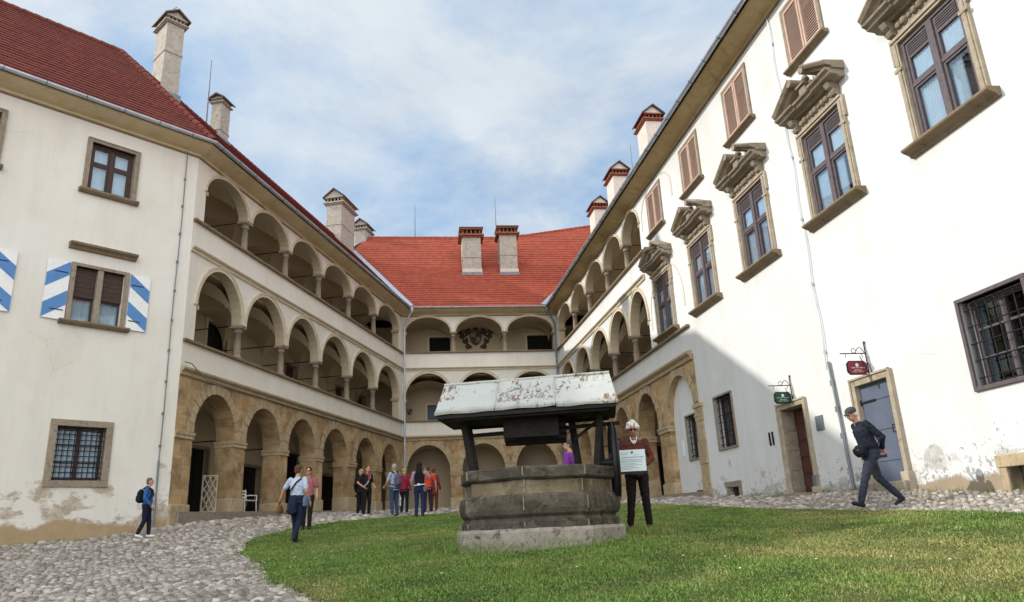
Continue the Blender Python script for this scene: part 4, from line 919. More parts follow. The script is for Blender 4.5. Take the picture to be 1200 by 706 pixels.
# ------------------------------------------------------------------ windows of the left wing
def left_window(a, b, z0, z1):
    w = b - a; h = z1 - z0; f = MB(); frame_bars(f, w, h, .10, .12, .20, 0); f.box(w / 2 - .06, w / 2 + .06, .10, .20, .1, h - .1)
    for x0 in (.10, w / 2 + .06):
        ww = w / 2 - .16; f.box(x0, x0 + ww, .13, .19, .95, 1.01)
        for za, zb in ((.1, .95), (1.01, h - .1)):
            for p in ((x0, x0 + .05, za, zb), (x0 + ww - .05, x0 + ww, za, zb), (x0 + .05, x0 + ww - .05, za, za + .05), (x0 + .05, x0 + ww - .05, zb - .05, zb)): f.box(p[0], p[1], .135, .18, p[2], p[3])
    o = f.build('window', 'wood_dark', W[0], (a, 0, z0))
    g = MB(); g.box(.14, w - .14, .155, .16, .14, h - .14); g.build('glass_pane', 'glass', o)
    MB().box(.1, w - .1, .27, .29, .08, h - .08).build('curtain', 'curtain', o)
    s = MB()
    for p in ((-.14, 0, 0, h + .13), (w, w + .14, 0, h + .13), (0, w, h, h + .13)): s.box(p[0], p[1], -.06, .12, p[2], p[3])
    for p in ((-.14, -.10, 0, h + .13), (w + .10, w + .14, 0, h + .13), (-.10, w + .10, h + .09, h + .13)): s.box(p[0], p[1], -.085, -.06, p[2], p[3])
    s.build('stone_surround', 'greystone', o, bevel=.008)
    MB().loft([[(x, y_, z_) for y_, z_ in ((.1, -.13), (-.10, -.13), (-.18, -.06), (-.18, 0.0), (.1, .02))] for x in (-.22, w + .22)]).build('sill', 'coping', o, bevel=.008)
    return o
lw = left_window(-3.36, -2.06, 11.62, 13.26)
for x in (-7.10, -10.8, -14.5, -18.2, -21.9): copy_tree(lw, W[0], (x, 0, 11.62))
def striped_window(a, b, z0, z1):
    w = b - a; h = z1 - z0; s = MB()
    for p in ((-.13, 0, 0, h + .10), (w, w + .13, 0, h + .10), (0, w, h, h + .10)): s.box(p[0], p[1], -.05, .14, p[2], p[3])
    s.box(w / 2 - .08, w / 2 + .08, -.02, .14, 0, h)
    o = s.build('window', 'greystone', W[0], (a, 0, z0), bevel=.008)
    l = MB()
    for x0, x1 in ((.0, w / 2 - .08), (w / 2 + .08, w)):
        n = 12
        for k in range(n): zz = h * .46 + (h * .54) * k / n; l.box(x0, x1, .10 + .008 * (k % 2), .13, zz + .006, zz + h * .54 / n)
    l.build('roller_blind', 'wood_dark', o)
    g = MB(); frame_bars(g, w / 2 - .08, h * .46, .045, .16, .2, 0); frame_bars(g, w / 2 - .08, h * .46, .045, .16, .2, w / 2 + .08); g.build('window_frame', 'wood_dark', o)
    MB().box(.02, w - .02, .18, .185, .02, h * .47).build('glass_pane', 'glass', o)
    c = MB(); N = 50; c.add([(w * i / N, .28 + .02 * math.sin(i * .9), z_) for z_ in (0, h * .5) for i in range(N + 1)], [(i, i + 1, N + 2 + i, N + 1 + i) for i in range(N)], 0, True); c.build('curtain', 'curtain', o)
    MB().loft([[(x, y_, z_) for y_, z_ in ((.1, -.12), (-.12, -.12), (-.2, -.05), (-.2, 0.0), (.1, .02))] for x in (-.3, w + .26)]).build('sill', 'coping', o, bevel=.008)
    for sg in (-1, 1):
        sw = .60; x0 = -.16 - sw if sg < 0 else w + .16; H = h + .06
        m = MB(); m.box(x0, x0 + sw, -.055, -.022, -.02, H, 0)
        def strip(za, zb):       # painted diagonal bands, rising towards the window
            lo = lambda z, x: z
            xo, xi = (x0, x0 + sw) if sg < 0 else (x0 + sw, x0)
            P = [(xo, za), (xi, za + .46), (xi, zb + .46), (xo, zb)]
            zlo, zhi = -.02, H; Q = []
            def clip(P, keep, cut):
                out = []
                for i, p in enumerate(P):
                    q_ = P[(i + 1) % len(P)]
                    if keep(p): out.append(p)
                    if keep(p) != keep(q_): t = cut(p, q_); out.append((p[0] + (q_[0] - p[0]) * t, p[1] + (q_[1] - p[1]) * t))
                return out
            P = clip(P, lambda p: p[1] <= zhi, lambda p, q_: (zhi - p[1]) / (q_[1] - p[1])); P = clip(P, lambda p: p[1] >= zlo, lambda p, q_: (zlo - p[1]) / (q_[1] - p[1]))
            m.add([(x, -.059, z_) for x, z_ in P], [tuple(range(len(P)))], 1)
        strip(-.02, H * .24); strip(H * .51, H * .75)
        m.build('striped_shutter', ['white_paint', 'blue_paint'], o)
        k = MB(); [k.box(x0 + (.1 if sg > 0 else sw - .35) - .05, x0 + (.1 if sg > 0 else sw - .35) + .3, -.066, -.0595, zz, zz + .03) for zz in (.25, h - .3)]; k.build('shutter_hinges', 'iron', o)
    return o
sw0 = striped_window(-3.34, -1.96, 7.42, 9.12)
for x in (-7.0, -10.8, -14.5, -18.2, -21.9): copy_tree(sw0, W[0], (x, 0, 7.42))
hd = MB(); hd.loft([[(x, y_, z_) for y_, z_ in ((0, 9.62), (-.08, 9.63), (-.12, 9.70), (-.24, 9.74), (-.26, 9.80), (0, 9.84))] for x in (-3.62, -1.70)]); hd.build('drip_hood', 'coping', W[0])
grille_window(0, -3.27, -1.98, 2.88, 4.38, 9, 10, 'greystone', .18, behind='curtain', bar=.014)
for a in (-7.6, -12, -16.4): grille_window(0, a, a + 1.29, 2.7, 4.2, 9, 10, 'greystone', .18, behind='curtain', bar=.02)

# ------------------------------------------------------------------ chimneys
def chimney(w_, s, run, a, b, ztop, rz=0.0, mat='chim', cap='gable', zb=15.0, brick=True):
    """a across the gable face (local x after rz), b depth; gable faces local -y"""
    k = a / .9; hs = ztop - .95 * k
    o = MB().box(-a / 2, a / 2, -b / 2, b / 2, zb, hs).box(-a / 2 - .03, a / 2 + .03, -b / 2 - .03, b / 2 + .03, hs - 1.5, hs - 1.42).build('chimney', mat, W[w_], (s, run - OV, 0), rz, bevel=.015)
    c = MB(); e = .09 * k
    c.box(-a / 2 - e, a / 2 + e, -b / 2 - e, b / 2 + e, hs, hs + .06 * k); c.box(-a / 2 - e * 1.8, a / 2 + e * 1.8, -b / 2 - e * 1.8, b / 2 + e * 1.8, hs + .06 * k, hs + .13 * k)
    z0 = hs + .13 * k; vh = .26 * k; n = 5; 
    for i in range(n): x = -a / 2 + (a - .055 * k) * i / (n - 1); c.box(x, x + .055 * k, -b / 2, b / 2, z0, z0 + vh)
    m = max(4, int(b / .2))
    for i in range(m): y = -b / 2 + (b - .07 * k) * i / (m - 1); c.box(-a / 2, a / 2, y, y + .07 * k, z0 + .001, z0 + vh - .001) if False else (c.box(-a / 2 - .002, -a / 2 + .08 * k, y, y + .07 * k, z0 + .001, z0 + vh - .001), c.box(a / 2 - .08 * k, a / 2 + .002, y, y + .07 * k, z0 + .001, z0 + vh - .001))
    c.box(-a / 2 - e, a / 2 + e, -b / 2 - e, b / 2 + e, z0 + vh, z0 + vh + .07 * k)
    c.build('chimney_vents', 'brick' if brick else mat, o)
    MB().box(-a / 2 + .1, a / 2 - .1, -b / 2 + .1, b / 2 - .1, z0, z0 + vh).build('flue', 'dark', o)
    zz = z0 + vh + .07 * k; g = .42 * k * (a / .9 if a < .9 else 1)
    r_ = MB()
    if cap == 'gable':
        A = a / 2 + e; B = b / 2 + e
        MB().prism([(-A + .02, zz), (A - .02, zz), (0, zz + g)], -B + .05, B - .05).build('gable', mat, o)
        for sg in (-1, 1): r_.add([(sg * (A + .12), y, z_) for y in (-B - .1, B + .1) for z_ in (zz - .09, zz - .02)] + [(0, y, z_) for y in (-B - .1, B + .1) for z_ in (zz + g + .02, zz + g + .10)], [(0, 1, 5, 4), (2, 6, 7, 3), (1, 3, 7, 5), (0, 4, 6, 2), (0, 2, 3, 1)])
    else:
        A = a / 2 + e; B = b / 2 + e; r_.box(-A - .06, A + .06, -B - .06, B + .06, zz, zz + .05)
        r_.add([(x, y, zz + .05) for x in (-A - .04, A + .04) for y in (-B - .04, B + .04)] + [(-A * .96, 0, zz + .28), (A * .96, 0, zz + .28)], [(0, 2, 5, 4), (1, 4, 5, 3), (0, 4, 1), (2, 3, 5)])
    r_.build('chimney_cap', 'captile', o)
    fl = MB(); fl.box(-a / 2 - .09, a / 2 + .09, -b / 2 - .09, b / 2 + .09, zb, ZE + .30 + (run - b / 2) * TP - .1); fl.build('lead_flashing', 'pipe', o)
    return o
ang = math.atan2(DD[0].y, DD[0].x) - math.atan2(DD[1].y, DD[1].x)
def at_w(w_, p): return (p - PO[w_]).dot(DD[w_]), -(p - PO[w_]).dot(NN[w_]) + OV
s_, r_ = at_w(1, world(1, 4.25, -5)[:2] and Vector(world(1, 4.25, -5)[:2])); chimney(1, s_, r_, .76, 1.15, 24.05, ang, brick=False)
chimney(1, 8.4, 5.6, .56, .75, 22.4, -math.pi / 2, brick=False)
chimney(1, 23.0, 5.6, 1.1, 2.2, 23.6, -math.pi / 2, brick=False); chimney(1, 27.1, 5.6, .85, 1.3, 23.3, -math.pi / 2, brick=False)
for c_, a_, tp in ((4.68, 1.28, 21.62), (7.22, 1.20, 21.70)):
    o = chimney(2, c_, 3.74, a_, 1.3, tp, 0, cap='flat'); MB().box(-a_ / 2 - .04, a_ / 2 + .04, -.70, -.64, 17.3, 17.95).build('whitewashed_foot', 'chim_white', o)
chimney(3, 9.2, 4.7, .92, 1.5, 23.2, math.pi / 2, 'chim_white'); chimney(3, 2.6, 4.7, .95, 1.5, 23.2, math.pi / 2, 'chim_white'); chimney(3, -2.2, 4.7, .92, 1.4, 23.05, math.pi / 2, 'chim_white')
def rod(w_, s, run, z0, z1):
    MB().tube([(0, 0, z0), (0, 0, z1)], [.05, .022], 6).build('lightning_rod', 'pipe', W[w_], (s, run - OV, 0))
rod(1, 7.3, 5.6, 20, 23.8); rod(2, .8, 7.3, 21.6, 24.6); rod(2, 6.9, 7.4, 21.6, 25.3); rod(3, 5.8, 4.7, 18, 23.1)
tv = MB().tube([(0, 0, 24.0), (.05, 0, 24.5), (.25, .0, 24.75)], .02, 5); tv.build('weather_vane', 'pipe', W[1], (s_, r_ - OV, 0))

# ------------------------------------------------------------------ things on the walls
def crest(w_, x, y, z, sx, name, label, cat, full=True):
    root = empty(name, world(w_, x, -y, z), math.atan2(DD[w_].y, DD[w_].x)); tag(root, label, cat)
    def shield(r, t0, t1):
        return [(-r, r * 1.1), (r, r * 1.1), (r, 0), (r * .8, -r * .7), (r * .4, -r * 1.15), (0, -r * 1.35), (-r * .4, -r * 1.15), (-r * .8, -r * .7), (-r, 0)]
    k = sx
    MB().prism(shield(.36 * k, 0, 0), -.10, -.02).build('shield', 'crest', root, bevel=.02)
    b = MB(); b.prism([(-.30 * k, .02 * k), (.0, .02 * k), (.0, .36 * k), (-.30 * k, .36 * k)], -.12, -.10); b.prism([(.02 * k, -.36 * k), (.24 * k, -.2 * k), (.28 * k, 0), (.02 * k, 0)], -.12, -.10); b.build('shield_field', 'greystone', root)
    if full:
        m = MB()
        for sg in (-1, 1):
            for (cx, cz, r, tr, t) in ((.62, .38, .20, .055, 0), (.88, .10, .17, .05, 1), (.66, -.20, .16, .05, 2), (.50, -.52, .14, .045, 3), (.98, .40, .13, .04, 4), (.42, .62, .13, .04, 5)):
                P = [(sg * (cx + r * (1 - .06 * i) * math.cos(i * .55 + t)) * k, -.07 - .01 * (i % 2), (cz + r * (1 - .06 * i) * math.sin(i * .55 + t)) * k) for i in range(13)]
                m.tube(P, [1.5 * tr * k * (1 - .05 * i) for i in range(13)], 6)
                m.lathe([(.001, cz * k - .07), (.10 * k, cz * k - .04), (.12 * k, cz * k + .02), (.001, cz * k + .1)], 7, sg * (cx - .1) * k, -.04)
            m.tube([(sg * .2 * k, -.06, .45 * k), (sg * .5 * k, -.09, .2 * k), (sg * .8 * k, -.07, -.05 * k), (sg * .55 * k, -.08, -.35 * k), (sg * .25 * k, -.06, -.6 * k)], .06 * k, 6)
        m.build('mantling', 'crest', root)
        h_ = MB()
        for x_, s2 in ((-.42, .8), (0, 1.05), (.42, .8)):
            h_.lathe([(.001, (.42) * k), (.13 * k * s2, .46 * k), (.15 * k * s2, .58 * k), (.10 * k * s2, .70 * k), (.001, .76 * k)], 10, x_ * k, -.1)
            for j in range(-2, 3): h_.tube([(x_ * k, -.09, .7 * k), ((x_ + .05 * j) * k, -.1, .88 * k * (1 + .04 * s2)), ((x_ + .085 * j) * k, -.1, (.98 - .02 * abs(j)) * k)], [.03 * k, .035 * k, .012 * k], 5)
        h_.build('helmets', 'crest', root)
    return root
crest(2, 4.80, GD - .0, 13.22, 1.12, 'coat_of_arms', 'large dark carved coat of arms under the middle top arch of the far wing', 'coat of arms')
crest(2, .42, GD - .0, 8.40, .42, 'wall_shield', 'small dark shield on the middle gallery wall beside the left downpipe', 'shield', False)

def hanging_sign(s, z, mat, label, reach=.50):
    root = empty('hanging_sign', world(3, s, 0, z), math.atan2(DD[3].y, DD[3].x)); tag(root, label, 'sign', 'wrought iron hanging signs')
    b = MB(); b.tube([(0, -.03, .58), (0, -.03, -.18)], .014, 6); b.tube([(0, -.03, .36), (0, -reach - .12, .36)], .013, 6)
    sp = [(0, -.05 - .22 * (i / 10), .36 + .13 * math.sin(i / 10 * math.pi)) for i in range(11)]; b.tube(sp, .008, 5)
    b.tube([(0, -.3 + .05 * math.cos(t), .42 + .05 * math.sin(t)) for t in [i * .5 for i in range(12)]], .007, 5)
    b.tube([(.0, -.04, .2), (0.16, -.10, .05), (.12, -.03, -.16)], .009, 5); b.tube([(0, -.03, -.12), (.08, -.12, -.02), (0, -.18, .3)], .009, 5)
    for y in (-.12, -reach): b.tube([(0, y, .36), (0, y, .27)], .006, 5)
    b.tube([(0, -.02, .58), (0, -.02, .62)], .022, 6)
    b.build('bracket', 'iron', root)
    # the board hangs square to the wall and faces down the court on both sides
    w_, h_ = reach - .04, .30; c = .06; P = [(c, 0), (w_ - c, 0), (w_, c), (w_, h_ - c), (w_ - c, h_), (c, h_), (0, h_ - c), (0, c)]
    def pl(mb, P, x0, x1, m=0):
        n = len(P); v = [(x, -.06 - p[0], -.10 + p[1]) for x in (x0, x1) for p in P]; mb.add(v, [tuple(range(n)), tuple(range(n, 2 * n))[::-1]] + [(i, (i + 1) % n, n + (i + 1) % n, n + i) for i in range(n)], m)
    pb = MB(); pl(pb, P, -.015, .015); bo = pb.build('sign_board', 'iron', root)
    pb = MB(); Q = [(w_ / 2 + (p[0] - w_ / 2) * .90, h_ / 2 + (p[1] - h_ / 2) * .86) for p in P]; pl(pb, Q, -.019, .019); pb.build('sign_face', mat, bo)
    t = MB()
    for sg in (-1, 1):
        x0, x1 = sorted((sg * .019, sg * .021))
        for (u0, u1, v0, v1) in ((.15, .85, .47, .52), (.30, .70, .30, .35), (.22, .5, .2, .23), (.55, .8, .2, .23)):
            nn = 9
            for i in range(nn):
                a0 = u0 + (u1 - u0) * i / nn; a1 = a0 + (u1 - u0) / nn * (.55 + .3 * math.sin(i * 2.3 + s)); t.box(x0, x1, -.06 - a1 * w_, -.06 - a0 * w_, -.10 + v0 * h_, -.10 + v1 * h_)
        t.tube([(sg * .0195, -.06 - w_ / 2, -.10 + .70 * h_), (sg * .0215, -.06 - w_ / 2, -.10 + .70 * h_)], .035, 12)
        t.box(x0, x1, -.06 - w_ / 2 - .03, -.06 - w_ / 2 + .03, -.10 + .58 * h_, -.10 + .72 * h_)
    t.build('sign_lettering', 'lightline', bo)
    return root
hanging_sign(27.06, 3.84, 'greenpaint', 'dark green octagonal hanging sign on an iron bracket above the brown door')
hanging_sign(30.28, 3.92, 'redpaint', 'dark red octagonal hanging sign on an iron bracket above the blue door')

# lattice screen, bench and tubs in the left arcade
root = empty('lattice_screen', world(1, 2.5, -.5, 2.02), .32); tag(root, 'pale diamond lattice screen standing in the first arch of the left arcade', 'screen')
m = MB(); Wd, Hd = .42, 1.18; n = 6
for sg in (-1, 1):
    for i in range(-7, 14):
        x0 = i * .17; pts = []
        for t in np.linspace(0, 1, 20):
            z_ = Hd * t; x_ = x0 + sg * z_ * .50 + (0 if sg > 0 else .76)
            if 0 <= x_ <= Wd: pts.append((x_, .012 * sg, z_))
        if len(pts) > 1: m.tube([pts[0], pts[-1]], .016, 4, 0, False)
m.build('lattice', 'lattice_paint', root)
f = MB(); f.box(-.03, 0, -.03, .03, 0, Hd + .03); f.box(Wd, Wd + .03, -.03, .03, 0, Hd + .03); f.box(0, Wd, -.03, .03, Hd, Hd + .03); f.box(0, Wd, -.03, .03, 0, .03); f.build('frame', 'lattice_paint', root)
root = empty('bench', world(1, 5.35, -.55, 2.06), math.atan2(DD[1].y, DD[1].x) + .1); tag(root, 'small white garden bench under the second arch of the left arcade', 'bench')
m = MB()
for k in range(4): m.box(-.55, .55, -.2 + k * .105, -.12 + k * .105, .40, .425)
m.build('seat', 'white_paint', root); m = MB()
for k in range(3): m.box(-.55, .55, .24, .26, .52 + k * .11, .58 + k * .11)
m.build('backrest', 'white_paint', root)
for x in (-.5, .5):
    m = MB(); m.tube([(x, -.2, 0), (x, -.18, .4), (x, -.2, .6), (x, .1, .62), (x, .25, .6)], .018, 6); m.tube([(x, .28, 0), (x, .2, .4), (x, .27, .84)], .018, 6); m.build('side_frame', 'white_paint', root)
def bin_(s, o, h_, label):
    root = empty('litter_bin', world(1, s, o, 1.98 + s * .014), 0); tag(root, label, 'bin', 'dark bins in the left arcade')
    MB().lathe([(.001, 0), (.17, .0), (.20, h_), (.21, h_ + .02), (.19, h_ + .02), (.17, .1), (.001, .08)], 14).build('body', 'iron', root); MB().tube([(.215 * math.cos(a), .215 * math.sin(a), h_) for a in [i * math.pi / 8 for i in range(16)]], .015, 6, closed=True).build('rim', 'pipe', root)
bin_(1.25, -1.9, .55, 'black bin beside the door behind the first left arch'); bin_(7.0, -1.2, .45, 'black bin at the pier between the second and third left arch')
# weeds along the feet of the walls
def weeds():
    P = []
    for w_, a, b, n, den in ((0, -14, 0, 60, 1), (3, 17.5, 36, 130, 1), (1, 0, 20, 30, 1)):
        for s in rng.uniform(a, b, n): P += [(s + rng.normal(0, .05), w_, .04 + abs(rng.normal(0, .05))) for _ in range(9)]
    v = []; f = []
    for s, w_, o in P:
        p = world(w_, s, o); z = gz(p.x, p.y) - .01; a = rng.uniform(0, 6.28); h_ = rng.uniform(.04, .14); w2 = rng.uniform(.005, .012); b = len(v)
        v += [(p.x - math.cos(a) * w2, p.y - math.sin(a) * w2, z), (p.x + math.cos(a) * w2, p.y + math.sin(a) * w2, z), (p.x + rng.normal(0, .04), p.y + rng.normal(0, .04), z + h_)]; f.append((b, b + 1, b + 2))
    m = MB(); m.add(v, f); o = m.build('weeds', 'grass'); tag(o, 'thin green weeds growing along the feet of the walls', 'weeds', kind='stuff')
weeds()
# ------------------------------------------------------------------ the well
WC = Vector((.22, 10.35)); wz = .80; YAW = R(-6)
well = empty('well', (WC.x, WC.y, 0), YAW); tag(well, 'eight-sided stone well with a peeling white roof standing on the lawn', 'well')
def octa(mb, prof, m=0, rot=R(-90 - 12 + 6), sx=1.0):
    for (r0, z0), (r1, z1) in zip(prof[:-1], prof[1:]): pass
    rings = []
    for r, z in prof:
        ring = []
        for j in range(8):
            a = rot + j * math.pi / 4; b = rot + (j + 1) * math.pi / 4
            for t in (0, .25, .5, .75):
                ring.append(((r * (math.cos(a) * (1 - t) + math.cos(b) * t)), r * (math.sin(a) * (1 - t) + math.sin(b) * t), z))
        rings.append(ring)
    return mb.loft(rings, m, True)
def jt(mb, r0, z0, z1):      # open vertical joints near the corners of a course
    rot = R(-90 - 12 + 6)
    for i in range(8):
        a = rot + i * math.pi / 4 + (.0 if i % 2 else .03); x, y = r0 * math.cos(a), r0 * math.sin(a); tx, ty = -math.sin(a), math.cos(a)
        mb.add([(x + tx * w_ + math.cos(a) * d_, y + ty * w_ + math.sin(a) * d_, z_) for w_ in (-.006, .006) for d_ in (-.02, .030) for z_ in (z0, z1)], [(0, 1, 3, 2), (4, 6, 7, 5), (0, 4, 5, 1), (2, 3, 7, 6), (0, 2, 6, 4), (1, 5, 7, 3)], 1)
    return mb
def rough(o, amt, cuts=2, seed=0):
    me = o.data; bm = bmesh.new(); bm.from_mesh(me); bmesh.ops.remove_doubles(bm, verts=bm.verts, dist=1e-4)
    bmesh.ops.subdivide_edges(bm, edges=[e for e in bm.edges if e.calc_length() > .05], cuts=cuts, use_grid_fill=True)
    for v in bm.verts:
        n = mnoise.fractal(v.co * 3.1 + Vector((seed, 0, 0)), 1.0, 2.0, 4); n2 = mnoise.fractal(v.co * 9 + Vector((seed, 5, 0)), 1.0, 2.0, 3)
        v.co += Vector((v.co.x, v.co.y, 0)).normalized() * (n * amt + n2 * amt * .4) + Vector((0, 0, n2 * amt * .35))
    bm.to_mesh(me); bm.free(); return o
RT = 1.81
def joints(z0, z1, r, name, mat):      # stone courses with open vertical joints at the corners
    pass
o = octa(MB(), [(1.16, wz - .3), (1.17, wz + .23), (1.15, wz + .265), (1.05, wz + .27)]).build('base_slab', 'wellpale', well); rough(o, .022, 3, 1)
o = jt(octa(MB(), [(1.09, wz + .2), (1.09, wz + .34), (1.07, wz + .36), (1.04, wz + .40), (1.0, wz + .41)]), 1.07, wz + .28, wz + .345).build('plinth_course', ['well', 'wellpale'], well); rough(o, .012, 2, 2)
o = jt(octa(MB(), [(.99, wz + .38), (1.03, wz + .39), (1.09, wz + .44), (1.11, wz + .50), (1.11, wz + .58), (1.10, wz + .65), (1.085, wz + .67), (1.0, wz + .68)]), 1.082, wz + .48, wz + .64).build('bulging_course', ['well', 'wellpale'], well); rough(o, .008, 2, 3)
o = jt(octa(MB(), [(1.0, wz + .66), (1.01, wz + .68), (1.01, wz + .86), (1.01, wz + .87)]), .988, wz + .69, wz + .85).build('drum', ['welltan', 'wellpale'], well); rough(o, .008, 2, 4)
zr = wz + .86
o = jt(octa(MB(), [(1.0, zr - .02), (1.055, zr + .0), (1.08, zr + .02), (1.085, RT - .015), (1.075, RT), (.80, RT), (.79, RT - .03), (.79, 1.0)]), 1.062, zr + .03, RT - .01).build('rim', ['well', 'wellpale'], well); rough(o, .008, 2, 5)
MB().lathe([(.78, 1.25), (.001, 1.25)], 16).build('shaft_water', 'dark', well)
# timber frame
def beam(mb, a, b, w, h, m=0):
    a, b = Vector(a), Vector(b); t = (b - a).normalized(); u = t.cross(Vector((0, 1, 0))) if abs(t.y) < .9 else t.cross(Vector((0, 0, 1)))
    u.normalize(); v = t.cross(u); R4 = [(-w, -h), (w, -h), (w, h), (-w, h)]
    return mb.loft([[p + u * x / 2 + v * y / 2 for x, y in R4] for p in (a, b)], m)
for nm, a, b, t in (('post', (-.98, -.05, 2.50), (-.86, -.05, RT - .1), .085), ('post', (-.98, .35, 2.5), (-.86, .3, RT - .1), .085), ('post', (.52, .35, 2.55), (.60, .3, RT - .1), .10), ('post', (.93, -.05, 2.58), (.82, -.05, RT - .1), .085)):
    beam(MB(), a, b, t, t).build(nm, 'wood_black', well, bevel=.008)
m = MB(); beam(m, (-1.12, -.48, 2.54), (1.06, -.48, 2.56), .09, .10); beam(m, (-1.12, .48, 2.54), (1.06, .48, 2.56), .09, .10); beam(m, (-.98, -.5, 2.54), (-.98, .5, 2.54), .08, .08); beam(m, (.94, -.5, 2.56), (.94, .5, 2.56), .08, .08); m.build('roof_beams', 'wood_black', well)
beam(MB(), (-.98, .15, 2.36), (1.20, .15, 2.42), .05, .05).build('axle', 'wood_black', well); beam(MB(), (.55, .1, 2.22), (.95, .1, 2.50), .04, .04).build('brace', 'wood_black', well)
m = MB(); N = 14
for i in range(N):
    a = 2 * math.pi * i / N; y, z = .15 + .19 * math.cos(a), 2.42 + .19 * math.sin(a); m.tube([(-.55 + .13, y, z), (.44, y, z)], .045, 6)
m.build('winch_drum', 'wood_black', well)
m = MB(); m.box(-.40, .36, -.22, -.17, 2.26, 2.56); m.build('winch_board', 'wood_black', well)
# roof: three sheets a side, bent over the ridge, dark boarded gable ends
m = MB(); zr0, ze_ = 3.08, 2.60
def rp(u, side, v, h=0.0):     # u along 0..1, v 0 ridge .. 1 eave
    x = (-1.26 + 2.37 * u) * (1 - v) + (-1.28 + 2.46 * u) * v; y = side * (.62 * v); z = zr0 + .03 * u + (ze_ + .03 * u - zr0 - .03 * u) * (v ** .92); return Vector((x, y, z + h))
for side in (-1, 1):
    for k in range(3):
        u0, u1 = k / 3 + (.002 if k else 0), (k + 1) / 3 - (.002 if k < 2 else 0); n1, n2 = 8, 8; vs = []
        for i in range(n1 + 1):
            for j_ in range(n2 + 1):
                u = u0 + (u1 - u0) * i / n1; v = j_ / n2; h = .006 * math.sin(u * 31 + v * 5 + k) + .005 * math.sin(v * 13 + k * 2) + .006 * (k % 2)
                vs.append(rp(u, side, v, h))
        b = len(vs); vs += [p - Vector((0, 0, .03)) for p in vs]
        q_ = [(i * (n2 + 1) + j_, i * (n2 + 1) + j_ + 1, (i + 1) * (n2 + 1) + j_ + 1, (i + 1) * (n2 + 1) + j_) for i in range(n1) for j_ in range(n2)]
        per = [i * (n2 + 1) for i in range(n1 + 1)] + [n1 * (n2 + 1) + j_ for j_ in range(1, n2 + 1)] + [i * (n2 + 1) + n2 for i in range(n1 - 1, -1, -1)] + [j_ for j_ in range(n2 - 1, 0, -1)]
        m.add(vs, q_ + [tuple(b + x for x in f)[::-1] for f in q_] + [(per[i], per[(i + 1) % len(per)], b + per[(i + 1) % len(per)], b + per[i]) for i in range(len(per))])
rf = m.build('roof', 'peel', well)
m = MB()
for u in (1 / 3, 2 / 3): m.tube([rp(u, -1, .0, .012), rp(u, -1, .5, .016), rp(u, -1, 1, .01)], .009, 5)
m.tube([rp(0, 0, 0, .01), rp(1, 0, 0, .01)], .02, 6); m.build('seams', 'peel', rf)
m = MB()
for u in (.02, .98):
    A, B, C_ = rp(u, -1, 1, -.03), rp(u, 1, 1, -.03), rp(u, 0, 0, -.03); m.add([A, B, C_] + [p + Vector((.02, 0, 0)) for p in (A, B, C_)], [(0, 1, 2), (5, 4, 3), (0, 1, 4, 3), (1, 2, 5, 4), (2, 0, 3, 5)])
m.build('gable_boards', 'wood_black', rf)
m = MB(); a, b, c_, d_ = rp(.01, -1, .96, -.05), rp(.99, -1, .96, -.05), rp(.99, 1, .96, -.05), rp(.01, 1, .96, -.05)
m.add([a, b, c_, d_] + [p - Vector((0, 0, .05)) for p in (a, b, c_, d_)], [(0, 1, 2, 3), (7, 6, 5, 4), (0, 1, 5, 4), (1, 2, 6, 5), (2, 3, 7, 6), (3, 0, 4, 7)]); m.build('ceiling_boards', 'wood_black', rf)
# hand wheel on the right
wh = empty('hand_wheel', (1.06, .12, 1.88), R(2), well)
m = MB(); N = 40; m.tube([(0, .52 * math.cos(2 * math.pi * i / N), .52 * math.sin(2 * math.pi * i / N)) for i in range(N)], .03, 8, closed=True); m.tube([(.05, .49 * math.cos(2 * math.pi * i / N), .49 * math.sin(2 * math.pi * i / N)) for i in range(N)], .02, 8, closed=True); m.build('wheel_rim', 'iron', wh)
m = MB()
for i in range(6): a = i * math.pi / 3 + .3; m.tube([(0, 0, 0), (0, .55 * math.cos(a), .55 * math.sin(a))], .02, 6)
m.tube([(-.25, 0, 0), (.08, 0, 0)], .05, 10); m.tube([(.0, .4, .35), (.16, .4, .35)], .018, 6); m.build('wheel_spokes', 'iron', wh)
m = MB(); beam(m, (.92, .12, 2.55), (.92, .12, 1.8), .07, .07); m.build('wheel_post', 'wood_black', well)
# ring of rough grass round the foot of the well
def tuft(n, cx, cy, r0, r1, hmax, label, a0=0, a1=6.28):
    v = []; f = []
    for _ in range(n):
        a = random.uniform(a0, a1); r = random.uniform(r0, r1); x, y = cx + r * math.cos(a), cy + r * math.sin(a); z = gz(x, y) + .02 if _ % 40 == 0 or not v else z; h = random.uniform(.3, 1) * hmax; w2 = random.uniform(.004, .008); t = random.uniform(0, 6.28); b = len(v)
        v += [(x - math.cos(t) * w2, y - math.sin(t) * w2, z - .02), (x + math.cos(t) * w2, y + math.sin(t) * w2, z - .02), (x + random.gauss(0, .03), y + random.gauss(0, .03), z + h)]; f.append((b, b + 1, b + 2))
    m = MB(); m.add(v, f); tag(m.build('long_grass', 'grass'), label, 'grass', kind='stuff')
tuft(2600, WC.x, WC.y, 1.14, 1.30, .055, 'longer grass round the foot of the stone well')
tuft(1700, 1.72, 10.75, .0, .42, .12, 'rough patch of longer grass at the right foot of the well')

